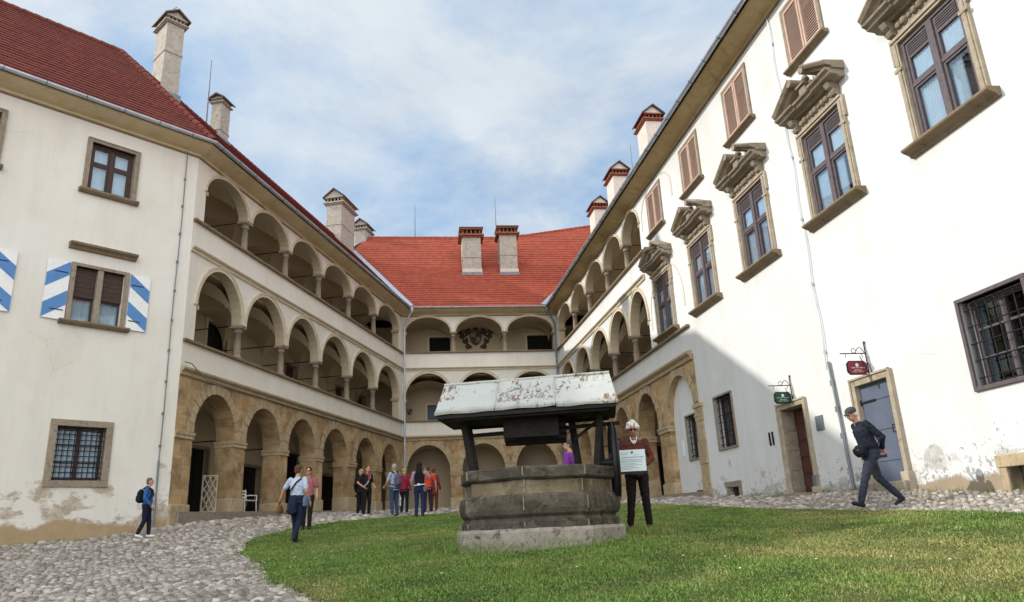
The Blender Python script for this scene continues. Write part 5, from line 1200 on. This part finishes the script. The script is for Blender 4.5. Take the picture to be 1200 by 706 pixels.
# notice hung from an iron rod beside the wheel
nb = empty('notice_board', (1.66, 11.02, 2.15), R(-3)); tag(nb, 'white notice sheet hung from a thin rod right of the well, before the white-haired woman', 'notice')
m = MB(); m.tube([(-.52, .02, .02), (.17, .0, .035)], .009, 6); m.tube([(-.19, 0, .03), (-.18, 0, -.05)], .005, 5); m.tube([(.15, 0, .03), (.15, 0, -.05)], .008, 5); m.build('rod', 'wood_dark', nb)
m = MB(); m.box(-.20, .19, -.008, .008, -.36, -.05); bo = m.build('sheet', 'boardwhite', nb, rz=0)
m = MB(); m.box(-.21, .20, -.004, .012, -.395, -.36); m.build('lower_edge', 'iron', nb)
m = MB(); m.lathe([(.001, 0), (.001, 0)], 3) if False else None
m.box(-.022, .016, -.0095, -.008, -.10, -.072); m.box(-.012, .006, -.0095, -.008, -.112, -.10)
def line(z0, a, b, hh=.006, seed=0):
    rr = random.Random(seed); x = a
    while x < b: L = rr.uniform(.008, .03); m.box(x, min(x + L, b), -.0095, -.008, z0, z0 + hh); x += L + rr.uniform(.004, .008)
for i, (z0, a, b, hh) in enumerate(((-.115, -.17, -.06, .005), (-.095, -.17, -.05, .004), (-.13, .03, .10, .005), (-.165, -.15, .16, .011), (-.195, -.17, .15, .006), (-.212, -.17, .12, .006), (-.229, -.17, .14, .006), (-.255, -.17, .05, .006), (-.272, -.12, .13, .006), (-.295, -.17, .02, .006), (-.315, -.16, .08, .006), (-.335, -.17, .0, .005))): line(z0, a, b, hh, i)
m.build('lettering', 'ink', bo)
# ------------------------------------------------------------------ people
def pmat(name, col, rough=.85, stripe=None):
    m = Mat(name); P = m.pos(); n = m.noise(P, 9, 6, .65); f = m.noise(P, 60, 3, .6)
    c = m.mix(m.map(n, .3, .7), tuple(x * .8 for x in col), tuple(min(1, x * 1.15) for x in col))
    if stripe:
        s = m.sep(m.obj()); w1 = m.math('GREATER_THAN', m.math('SINE', m.math('MULTIPLY', s[0], 170)), .6); w2 = m.math('GREATER_THAN', m.math('SINE', m.math('MULTIPLY', s[2], 170)), .6)
        c = m.mix(m.math('MULTIPLY', m.math('MAXIMUM', w1, w2), .5), c, stripe)
    return m.out(c, rough, m.math('ADD', n, m.math('MULTIPLY', f, .2)), .35, .012, spec=.2)
SK = pmat('skin', (.50, .27, .19), .55); SK2 = pmat('sunburnt_skin', (.42, .18, .12), .55)
class Blob:
    def __init__(s): s.mb = MB()
    def cap(s, a, b, r0, r1, sx=1.0, sy=1.0):
        a, b = Vector(a), Vector(b); t = b - a; L = t.length; t.normalize(); u = t.cross(Vector((0, 1, 0))); u = u.normalized() if u.length > .1 else Vector((1, 0, 0)); v = t.cross(u)
        rings = []
        for k in range(1, 5): an = math.pi / 2 * (1 - k / 4.0); rings.append((a - t * r0 * math.sin(an), max(.004 if k < 0 else r0 * math.cos(an), .002)))
        rings.append((a + t * L * .5, (r0 + r1) / 2))
        for k in range(0, 4): an = math.pi / 2 * k / 4.0; rings.append((b + t * r1 * math.sin(an), max(r1 * math.cos(an), .002)))
        s.mb.loft([[c + (u * math.cos(q) * sx + v * math.sin(q) * sy) * r for q in [2 * math.pi * j / 12 for j in range(12)]] for c, r in rings]); return s
    def chain(s, pts, rs, **k):
        for i in range(len(pts) - 1): s.cap(pts[i], pts[i + 1], rs[i], rs[i + 1], **k)
        return s
    def ell(s, c, r, rot=None):
        n, m_ = 14, 10; rings = []; Rm = rot or Matrix.Identity(3); c = Vector(c)
        for i in range(m_ + 1):
            th = math.pi * i / m_; rings.append([c + Rm @ Vector((r[0] * max(math.sin(th), .01) * math.cos(q), r[1] * max(math.sin(th), .01) * math.sin(q), r[2] * math.cos(th))) for q in [2 * math.pi * j / n for j in range(n)]])
        s.mb.loft(rings); return s
    def tor(s, prof):        # prof: (center, rx, ry)
        s.mb.loft([[Vector(c) + Vector((rx * math.cos(q), ry * math.sin(q), 0)) for q in [2 * math.pi * j / 18 for j in range(18)]] for c, rx, ry in prof]); return s
    def done(s, name, mat, parent, voxel=.012, sm=2, extra=None, wr=0.0):
        o = s.mb.build(name, mat, parent)
        md = o.modifiers.new('r', 'REMESH'); md.mode = 'VOXEL'; md.voxel_size = voxel
        if sm: k = o.modifiers.new('s', 'SMOOTH'); k.factor = .5; k.iterations = sm
        PENDING.append((o, name, wr, extra)); return o
PENDING = []
def finish():                    # turn every figure's modifiers into plain meshes in one go
    bpy.context.view_layer.update(); dg = bpy.context.evaluated_depsgraph_get()
    new = [bpy.data.meshes.new_from_object(o.evaluated_get(dg)) for o, *_ in PENDING]
    for (o, name, wr, extra), me in zip(PENDING, new):
        o.modifiers.clear()
        if wr:
            n = len(me.vertices); co = np.empty(n * 3, np.float32); me.vertices.foreach_get('co', co); nr = np.empty(n * 3, np.float32); me.vertex_normals.foreach_get('vector', nr); co = co.reshape(-1, 3); nr = nr.reshape(-1, 3)
            x, y, z = co.T; w1 = np.sin(x * 31 + 2 * np.sin(z * 17)) * np.sin(z * 43 + 3 * np.sin(x * 13 + y * 19)) + .6 * np.sin(z * 71 + x * 47 + 2 * np.sin(y * 29)) + .4 * np.sin(y * 53 - z * 29)
            co += nr * (w1 * wr * .55)[:, None]; me.vertices.foreach_set('co', co.ravel())
        if extra:
            for k in (EYE, LIP): me.materials.append(k)
            bm = bmesh.new(); bm.from_mesh(me)
            for mb_, mi in extra:
                vs = [bm.verts.new(p) for p in mb_.v]
                for f in mb_.f: ff = bm.faces.new([vs[i] for i in f]); ff.material_index = mi
            bm.to_mesh(me); bm.free()
        me.polygons.foreach_set('use_smooth', [True] * len(me.polygons)); me.name = name; o.data = me
EYE = plain('dark_eye', (.03, .02, .02), .2); LIP = plain('lip', (.35, .12, .1), .5)
def hand(mb, wrist, elbow, sgn, fwd=(0, 1, 0), curl=.5):
    w_ = Vector(wrist); t = (w_ - Vector(elbow)).normalized(); f = Vector(fwd); side = (f - t * f.dot(t)).normalized() if (f - t * f.dot(t)).length > .05 else Vector((0, 0, 1)); nrm = t.cross(side)
    rings = []
    for d, a, b in ((-.03, .026, .020), (.01, .028, .017), (.05, .040, .015), (.085, .041, .013)): rings.append([w_ + t * d + (side * math.cos(q) * a + nrm * math.sin(q) * b) for q in [2 * math.pi * j / 10 for j in range(10)]])
    mb.loft(rings, 0, True, True)
    for i, (off, L) in enumerate(((.030, .070), (.010, .080), (-.010, .075), (-.029, .058))):
        b = w_ + t * .08 + side * off; k = -sgn * nrm * curl
        p1 = b + t * L * .45 + k * L * .15; p2 = p1 + t * L * .28 + k * L * .35; p3 = p2 + t * L * .12 + k * L * .4
        mb.tube([b, p1, p2, p3], [.010, .0095, .0085, .006], 6, 0, True)
    b = w_ + t * .025 + side * .028; mb.tube([b, b + side * .022 + t * .03, b + side * .026 + t * .058 - nrm * sgn * .01], [.012, .011, .007], 6, 0, True)
def person(px, py, H, heading, label, top, legs, hair, shoes=(.03, .03, .03), skin=None, J=None, hair_style='short', sleeves='long', extras=None, bulk=1.0, group=None, glasses=False, top_len=.93, shorts=False):
    """joints are for a 1.75 m figure that faces local +Y"""
    k = H / 1.75; root = empty('person', (px, py, gz(px, py) + .012), math.atan2(heading[1], heading[0]) - math.pi / 2); root.scale = (k, k, k); tag(root, label, 'person', group)
    skin = skin or SK
    j = dict(pel=(0, 0, .95), bel=(0, .01, 1.10), che=(0, 0, 1.30), nk=(0, -.01, 1.47), hd=(0, .03, 1.635), shL=(-.18, -.01, 1.415), shR=(.18, -.01, 1.415), elL=(-.25, -.04, 1.14), elR=(.25, -.04, 1.14), wrL=(-.26, .06, .90), wrR=(.26, .06, .90),
             hpL=(-.095, 0, .92), hpR=(.095, 0, .92), knL=(-.10, .02, .50), knR=(.10, .02, .50), anL=(-.11, -.03, .085), anR=(.11, -.03, .085), yaw=0.0, nod=0.0)
    j.update(J or {}); V = {a: Vector(b) for a, b in j.items() if not isinstance(b, float)}
    B = bulk
    b = Blob(); hd, nk = V['hd'], V['nk']
    b.tor([(V['pel'] - Vector((0, 0, .05)), .15 * B, .105 * B), (V['bel'], .14 * B, .10 * B), (V['che'], .155 * B, .10 * B), (V['che'] + Vector((0, 0, .10)), .13, .08), (nk, .05, .05)])
    b.chain([nk - Vector((0, 0, .05)), nk + (hd - nk) * .55], [.056, .05])
    for s_ in 'LR': b.chain([V['sh' + s_], V['el' + s_], V['wr' + s_]], [.048, .038, .026]); b.chain([V['hp' + s_], V['kn' + s_], V['an' + s_]], [.085, .052, .036])
    Rm = Matrix.Rotation(j['yaw'], 3, 'Z') @ Matrix.Rotation(j['nod'], 3, 'X'); L = lambda x, y, z: hd + Rm @ Vector((x, y, z))
    b.ell(hd + Rm @ Vector((0, -.01, .025)), (.076, .095, .098), Rm); b.ell(L(0, .022, -.045), (.058, .066, .070), Rm); b.ell(L(0, .045, -.085), (.030, .030, .026), Rm)
    b.cap(L(0, .082, .015), L(0, .105, -.022), .010, .014); b.ell(L(0, .075, .045), (.05, .016, .012), Rm)
    for sg in (-1, 1): b.ell(L(sg * .077, -.005, -.008), (.012, .020, .032), Rm)
    ex = MB(); ey = Blob(); lp = MB(); lb = Blob()
    for sg in (-1, 1): ey.ell(L(sg * .030, .083, .018), (.012, .008, .007), Rm)
    lb.ell(L(0, .083, -.052), (.024, .009, .006), Rm)
    hm = MB()
    for s_, sg in (('L', -1), ('R', 1)): hand(hm, V['wr' + s_], V['el' + s_], sg, j.get('hf' + s_, (0, 1, 0)))
    body = b.done('body', skin, root, .011, 2, extra=((ey.mb, 1), (lb.mb, 2), (hm, 0)))
    # top
    t = Blob(); T = .018
    t.tor([((V['pel'].x, V['pel'].y, top_len - .06), (.172) * B, .128 * B), (V['pel'], .168 * B, .125 * B), (V['bel'], .158 * B, .122 * B), (V['che'], .175 * B, .122 * B), (V['che'] + Vector((0, 0, .09)), .165, .10), (nk + Vector((0, 0, -.02)), .085, .07), (nk + Vector((0, 0, .012)), .062, .058)])
    for s_ in 'LR':
        sh, el, wr = V['sh' + s_], V['el' + s_], V['wr' + s_]
        if sleeves == 'long': t.chain([sh, el, el.lerp(wr, .94)], [.068, .054, .040])
        elif sleeves == 'short': t.chain([sh, sh.lerp(el, .72)], [.068, .062])
        else: t.chain([sh, sh.lerp(el, .12)], [.06, .06])
    t.done('top', top, root, .012, 2, wr=.007)
    # trousers
    t = Blob(); t.tor([(V['pel'] + Vector((0, 0, .07)), .158 * B, .115 * B), (V['pel'] - Vector((0, 0, .02)), .172 * B, .128 * B), (V['pel'] - Vector((0, 0, .12)), .165 * B, .12 * B)])
    for s_ in 'LR':
        hp, kn, an = V['hp' + s_], V['kn' + s_], V['an' + s_]
        t.chain([hp, kn] if shorts else [hp, kn, kn.lerp(an, .93)], [.105 * B, .085] if shorts else [.100 * B, .070, .056])
    t.done('shorts' if shorts else 'trousers', legs, root, .012, 2, wr=.007)
    # shoes
    for s_ in 'LR':
        kn, an = V['kn' + s_], V['an' + s_]; dn = (an - kn).normalized(); f = Vector((0, 1, 0)); f = (f - dn * f.dot(dn) * .75).normalized() if an.z > .1 else Vector((0, 1, 0))
        t = Blob(); up = Vector((0, 0, 1)); t.cap(an + f * -.03 - up * .035, an + f * .14 - up * .048, .042, .034); t.cap(an, an - up * .03, .042, .045); o = t.done('shoe', pmat('shoe_leather', shoes), root, .012, 2)
    # hair
    h_ = Blob()
    if hair_style == 'short':
        h_.ell(L(0, -.022, .045), (.088, .098, .090), Rm); h_.ell(L(0, -.055, .0), (.078, .058, .080), Rm)
    elif hair_style == 'curly':
        rr = random.Random(4)
        for i in range(60):
            a = rr.uniform(0, 6.28); e_ = rr.uniform(-.25, 1.5); p = Vector((math.cos(a) * math.cos(e_) * .088, math.sin(a) * math.cos(e_) * .098 - .02, math.sin(e_) * .105 + .025))
            if p.y > .05 and p.z < .065: continue
            h_.ell(L(*p), (rr.uniform(.02, .034),) * 3, Rm)
        h_.ell(L(0, -.025, .045), (.086, .092, .088), Rm)
    elif hair_style == 'long':
        h_.ell(L(0, -.02, .045), (.092, .100, .092), Rm); h_.chain([L(0, -.06, .02), L(0, -.085, -.12), L(0, -.10, -.26), L(0, -.10, -.42)], [.085, .085, .085, .05], sx=1.15)
    elif hair_style == 'bob': h_.ell(L(0, -.025, .04), (.096, .100, .095), Rm); h_.ell(L(0, -.05, -.05), (.088, .062, .075), Rm)
    elif hair_style == 'cap': h_.ell(L(0, -.045, -.02), (.082, .06, .06), Rm)
    h_.done('hair', hair, root, .010, 1, wr=.008)
    if hair_style == 'cap':
        c = Blob(); c.ell(L(0, -.012, .062), (.090, .105, .074), Rm); c.cap(L(0, .08, .055), L(0, .145, .035), .012, .008); c.mb.loft([[L(x * .085 * w_, y, z - .5 * x * x * .03) for x in (-1, -.5, 0, .5, 1, .5, 0, -.5)][:8] for y, z, w_ in ((.06, .058, 1), (.11, .048, .9), (.155, .03, .55))]); c.done('cap', pmat('grey_cap_cloth', (.06, .065, .075)), root, .009, 1)
    if glasses:
        g = MB()
        for sg in (-1, 1): g.tube([L(sg * .030 + .022 * math.cos(a), .099, .018 + .016 * math.sin(a)) for a in [i * .628 for i in range(10)]], .003, 4, closed=True); g.tube([L(sg * .052, .098, .022), L(sg * .08, 0, .018)], .003, 4); g.box(0, 0, 0, 0, 0, 0) if False else None; g.add([L(sg * .030 + .020 * math.cos(a), .0985, .018 + .015 * math.sin(a)) for a in [i * .628 for i in range(10)]], [tuple(range(10))])
        g.tube([L(-.01, .1, .02), L(.01, .1, .02)], .003, 4); g.build('glasses', 'iron', root)
    if extras: extras(root, V, L)
    return root
C = lambda n, c, **k: pmat(n, c, **k)
NAVY, BLACK, JEANS = C('navy_cloth', (.012, .016, .038)), C('black_cloth', (.010, .010, .012)), C('blue_jeans', (.035, .06, .115))
WHITEHAIR, BROWNHAIR, DARKHAIR, GREYHAIR, BLOND = C('white_hair', (.62, .60, .55)), C('brown_hair', (.09, .045, .025)), C('dark_hair', (.012, .009, .008)), C('grey_hair', (.30, .29, .27)), C('blond_hair', (.36, .25, .12))
def strap(mb, P, w=.03, th=.008):
    P = [Vector(p) for p in P]; rings = []
    for i, p in enumerate(P):
        t = (P[min(i + 1, len(P) - 1)] - P[max(0, i - 1)]).normalized(); n = Vector((p.x, p.y, 0)).normalized() if Vector((p.x, p.y, 0)).length > .01 else Vector((0, 1, 0)); u = t.cross(n).normalized()
        rings.append([p + u * w / 2 + n * th, p - u * w / 2 + n * th, p - u * w / 2 - n * th, p + u * w / 2 - n * th])
    return mb.loft(rings)
def backpack(mat, sz=(.16, .09, .22), c=(0, -.20, 1.22)):
    def f(root, V, L):
        b = Blob(); b.tor([((c[0], c[1], c[2] - sz[2]), sz[0] * .8, sz[1] * .7), ((c[0], c[1], c[2] - sz[2] * .7), sz[0], sz[1]), ((c[0], c[1], c[2] + sz[2] * .5), sz[0] * .95, sz[1] * .95), ((c[0], c[1] + .02, c[2] + sz[2]), sz[0] * .6, sz[1] * .5)])
        b.tor([((c[0], c[1] - sz[1] * .7, c[2] - sz[2] * .75), sz[0] * .75, .05), ((c[0], c[1] - sz[1] * .7, c[2]), sz[0] * .7, .05)]); o = b.done('backpack', mat, root, .012, 2, wr=.006)
        m = MB()
        for sg in (-1, 1): strap(m, [(sg * .10, -.14, 1.42), (sg * .115, -.03, 1.50), (sg * .12, .10, 1.40), (sg * .13, .145, 1.25), (sg * .165, .05, 1.08), (sg * .13, -.12, 1.04)], .045, .008)
        m.build('straps', BLACK, root)
    return f
# the visitor striding past the blue door
def ex_man(root, V, L):
    m = MB(); strap(m, [(.15, -.04, 1.46), (.10, .13, 1.36), (-.04, .175, 1.18), (-.17, .12, 1.02), (-.19, -.02, .98), (-.08, -.15, 1.1), (.1, -.14, 1.36), (.15, -.04, 1.46)], .03, .006); m.build('strap', BLACK, root)
    b = Blob(); b.tor([((-.10, .22, .84), .10, .06), ((-.10, .23, .90), .135, .085), ((-.10, .23, 1.0), .135, .08), ((-.10, .22, 1.04), .10, .06)]); b.cap((-.10, .29, .90), (-.10, .33, .94), .055, .045); o = b.done('shoulder_bag', BLACK, root, .011, 2, wr=.005)
    m = MB(); m.tube([(-.19, .31, .95), (-.10, .335, .955), (-.02, .31, .95)], .006, 5); m.build('zip', 'pipe', root)
person(6.14, 13.15, 1.78, (-1, -.12), 'man in grey cap and dark jacket striding past the blue door with hands behind him', C('dark_navy_jacket', (.014, .018, .030)), C('dark_slate_trousers', (.028, .034, .050)), WHITEHAIR, (.02, .02, .025), hair_style='cap', glasses=True,
       J=dict(pel=(0, 0, .93), bel=(0, .03, 1.09), che=(0, .08, 1.28), nk=(0, .13, 1.44), hd=(0, .215, 1.575), shL=(-.18, .09, 1.39), shR=(.18, .09, 1.39), elL=(-.27, -.10, 1.15), elR=(.27, -.12, 1.15), wrL=(-.06, -.20, .98), wrR=(.07, -.24, .97),
              knL=(-.09, .22, .51), anL=(-.09, .38, .10), knR=(.09, -.12, .50), anR=(.10, -.47, .16), hpL=(-.09, .01, .90), hpR=(.09, -.01, .90), nod=-.35), extras=ex_man, bulk=1.14)
# white-haired visitor behind the notice
def ex_woman(root, V, L):
    m = MB(); m.tube([(-.055, .06, 1.49), (-.04, .12, 1.43), (0, .14, 1.36), (.04, .12, 1.43), (.055, .06, 1.49)], .010, 6); m.prism([(-.035, 1.44), (.035, 1.44), (0, 1.36)], .118, .125); m.build('collar', C('white_collar', (.6, .58, .55)), root)
person(1.76, 11.42, 1.60, (-.10, -1), 'white-haired woman in rust brown top and dark trousers behind the notice right of the well', C('rust_brown_knit', (.105, .028, .018)), C('black_brown_trousers', (.014, .008, .009)), WHITEHAIR, (.02, .018, .018), skin=SK2, hair_style='curly', glasses=True,
       J=dict(hd=(0, .045, 1.625), elL=(-.27, -.02, 1.14), elR=(.27, -.02, 1.14), wrL=(-.13, .19, 1.02), wrR=(.16, .20, 1.03), nod=-.30, knL=(-.11, .02, .50), anL=(-.14, -.02, .085), knR=(.12, .03, .5), anR=(.17, .0, .085)), extras=ex_woman, bulk=1.02)
def ex_white(root, V, L):
    m = MB(); strap(m, [(.16, -.02, 1.47), (.06, -.14, 1.36), (-.08, -.15, 1.18), (-.19, -.08, 1.0), (-.2, .03, .98), (-.08, .15, 1.12), (.08, .14, 1.34), (.16, .02, 1.47)][:8], .035, .007); m.build('strap', BLACK, root)
    b = Blob(); b.tor([((0, 0, .86), .215, .17), ((0, 0, 1.0), .195, .155), ((0, 0, 1.06), .18, .14)]); b.cap((0, -.15, 1.0), (-.03, -.17, .70), .07, .09, sx=1.4); b.done('jumper_round_waist', NAVY, root, .013, 2, wr=.01)
    b = Blob(); b.tor([((.24, -.02, .80), .05, .10), ((.25, -.02, .95), .06, .11), ((.25, -.02, 1.03), .05, .09)]); b.done('shoulder_bag', C('shiny_blue_bag', (.10, .16, .25), rough=.4), root, .012, 2)
    w_ = V['wrL']; b = Blob(); b.tor([(w_ + Vector((-.01, .03, -.30)), .06, .11), (w_ + Vector((-.01, .03, -.2)), .065, .12), (w_ + Vector((-.01, .03, -.13)), .045, .09)]); o = b.done('straw_bag', C('brown_basket_bag', (.19, .09, .035)), root, .012, 2, wr=.008)
    m = MB(); m.tube([w_ + Vector((0, -.05, -.14)), w_ + Vector((0, .02, -.05)), w_ + Vector((0, .09, -.14))], .008, 5); m.build('bag_handle', C('bag_leather', (.12, .05, .02)), root)
person(-4.96, 16.74, 1.66, (.25, 1), 'walker seen from behind in pale shirt with dark jumper round the waist and brown bag', C('pale_blue_shirt', (.42, .48, .58)), NAVY, BROWNHAIR, (.03, .03, .035), sleeves='short', extras=ex_white, bulk=1.08,
       J=dict(elL=(-.34, -.02, 1.2), wrL=(-.47, .04, .98), elR=(.27, -.06, 1.14), wrR=(.28, .08, .92), knL=(-.09, .10, .5), anL=(-.07, .14, .09), knR=(.10, -.02, .49), anR=(.11, -.26, .13)))
person(-5.75, 20.4, 1.62, (.15, -1), 'visitor in red patterned shirt and sunglasses facing the camera behind the pale-shirted walker', C('red_plaid_shirt', (.26, .035, .045), stripe=(.5, .3, .3)), BLACK, DARKHAIR, sleeves='short', glasses=True, J=dict(knL=(-.08, .06, .5), anL=(-.07, .08, .09), elR=(.30, .02, 1.16), wrR=(.36, .1, .94)))
def ex_blue(root, V, L):
    backpack(BLACK, (.17, .10, .20), (0, -.21, 1.22))(root, V, L)
person(-10.07, 20.35, 1.55, (.97, .28), 'walker in blue jacket and white shoes with black backpack beside the left wing', C('bright_blue_jacket', (.025, .095, .27)), C('dark_navy_trousers', (.010, .012, .032)), C('grey_brown_hair', (.14, .10, .07)), (.7, .7, .7), extras=ex_blue, bulk=1.12,
       J=dict(knL=(-.09, .08, .5), anL=(-.08, .10, .09), knR=(.09, -.02, .5), anR=(.09, -.18, .11), wrR=(.25, .16, .93)))
# the group at the far left arches
def ex_scarf(root, V, L):
    b = Blob(); b.chain([(-.07, .04, 1.46), (0, .10, 1.42), (.07, .04, 1.46)], [.04, .045, .04]); b.chain([(0, .11, 1.42), (.03, .15, 1.25)], [.035, .03]); b.done('scarf', C('red_scarf', (.30, .03, .04)), root, .012, 1, wr=.006)
    m = MB(); strap(m, [(-.15, 0, 1.46), (-.05, .13, 1.34), (.1, .16, 1.12), (.19, .05, 1.0)], .04, .007); m.build('strap', C('pale_strap', (.35, .35, .33)), root)
person(-5.30, 26.0, 1.66, (.75, -.7), 'visitor in black with a red scarf, hand on hip, before the fifth left arch', BLACK, BLACK, BROWNHAIR, extras=ex_scarf, sleeves='short', J=dict(elR=(.36, -.06, 1.16), wrR=(.22, .10, 1.0), wrL=(-.2, .18, 1.0)))
person(-5.72, 27.0, 1.58, (.3, 1), 'pale-haired visitor in black half hidden behind the one with the red scarf', BLACK, BLACK, BLOND, hair_style='bob')
def ex_grey(root, V, L):
    backpack(C('purple_grey_backpack', (.10, .08, .13)), (.15, .09, .21), (0, -.2, 1.2))(root, V, L)
    w_ = V['wrR']; b = Blob(); b.tor([(w_ + Vector((0, .02, -.55)), .035, .11), (w_ + Vector((0, .02, -.30)), .04, .12), (w_ + Vector((0, .02, -.12)), .015, .05)]); b.done('carrier_bag', C('white_plastic_bag', (.65, .66, .66)), root, .012, 1, wr=.01)
person(-4.12, 24.6, 1.66, (-.62, .55), 'grey-haired man in blue checked shirt and jeans with a backpack, at the left corner pipe', C('blue_checked_shirt', (.24, .29, .40), stripe=(.5, .52, .6)), JEANS, GREYHAIR, extras=ex_grey, sleeves='short', J=dict(elL=(-.26, .05, 1.15), wrL=(-.22, .25, 1.02)))
person(-4.15, 26.9, 1.56, (.2, 1), 'blonde visitor in dark red top between the backpacker and the black-haired woman', C('dark_red_top', (.22, .012, .028)), BLACK, BLOND, hair_style='bob', bulk=1.05)
def ex_belt(root, V, L):
    m = MB(); m.tube([(.185 * math.cos(a), .14 * math.sin(a), 1.02 + .02 * math.cos(a)) for a in [i * math.pi / 12 for i in range(24)]], .018, 6, closed=True); m.build('belt', C('white_belt', (.7, .7, .68)), root)
    b = Blob(); b.tor([((.02, -.17, .99), .05, .03), ((.02, -.18, 1.03), .06, .04), ((.02, -.17, 1.06), .05, .03)]); b.done('belt_pouch', C('white_pouch', (.7, .7, .68)), root, .01, 1)
    b = Blob(); b.tor([((.21, -.06, .80), .05, .10), ((.21, -.06, .95), .06, .11)]); b.done('handbag', C('grey_blue_bag', (.14, .16, .2)), root, .012, 1)
    b = Blob()
    for s_ in 'LR': b.chain([V['sh' + s_], V['el' + s_], V['el' + s_].lerp(V['wr' + s_], .6)], [.066, .056, .046])
    b.done('shirt_sleeves', C('pink_sleeves', (.34, .22, .27)), root, .012, 1, wr=.005)
person(-3.15, 23.5, 1.66, (.12, 1), 'long black-haired woman seen from behind in dark waistcoat, white belt and jeans', C('black_waistcoat', (.010, .010, .018)), C('dark_blue_jeans', (.016, .026, .075)), DARKHAIR, hair_style='long', sleeves='none', extras=ex_belt, J=dict(elR=(.30, .1, 1.25), wrR=(.18, .2, 1.46), elL=(-.27, .0, 1.16), wrL=(-.27, .1, .93)))
person(-3.28, 26.6, 1.62, (-.3, 1), 'visitor in orange-red shirt behind the black-haired woman', C('orange_red_shirt', (.50, .065, .03)), C('dark_shorts', (.03, .02, .03)), BROWNHAIR, sleeves='short', J=dict(elR=(.30, -.03, 1.16), wrR=(.33, .02, .93)))
person(-3.22, 28.0, 1.55, (.3, 1), 'visitor in a long maroon dress standing rightmost of the far group', C('maroon_cloth', (.16, .03, .02)), C('maroon_brown_trousers', (.13, .03, .02)), BROWNHAIR, bulk=1.05, top_len=.75)
person(.99, 14.6, 1.63, (-.8, .5), 'dark-haired visitor in purple shirt seen over the rim behind the well', C('purple_shirt', (.17, .035, .24)), NAVY, C('grey_dark_hair', (.06, .05, .05)), sleeves='long', J=dict(wrL=(-.2, .2, 1.05), yaw=.5))
finish()
print('objects', len(bpy.data.objects))
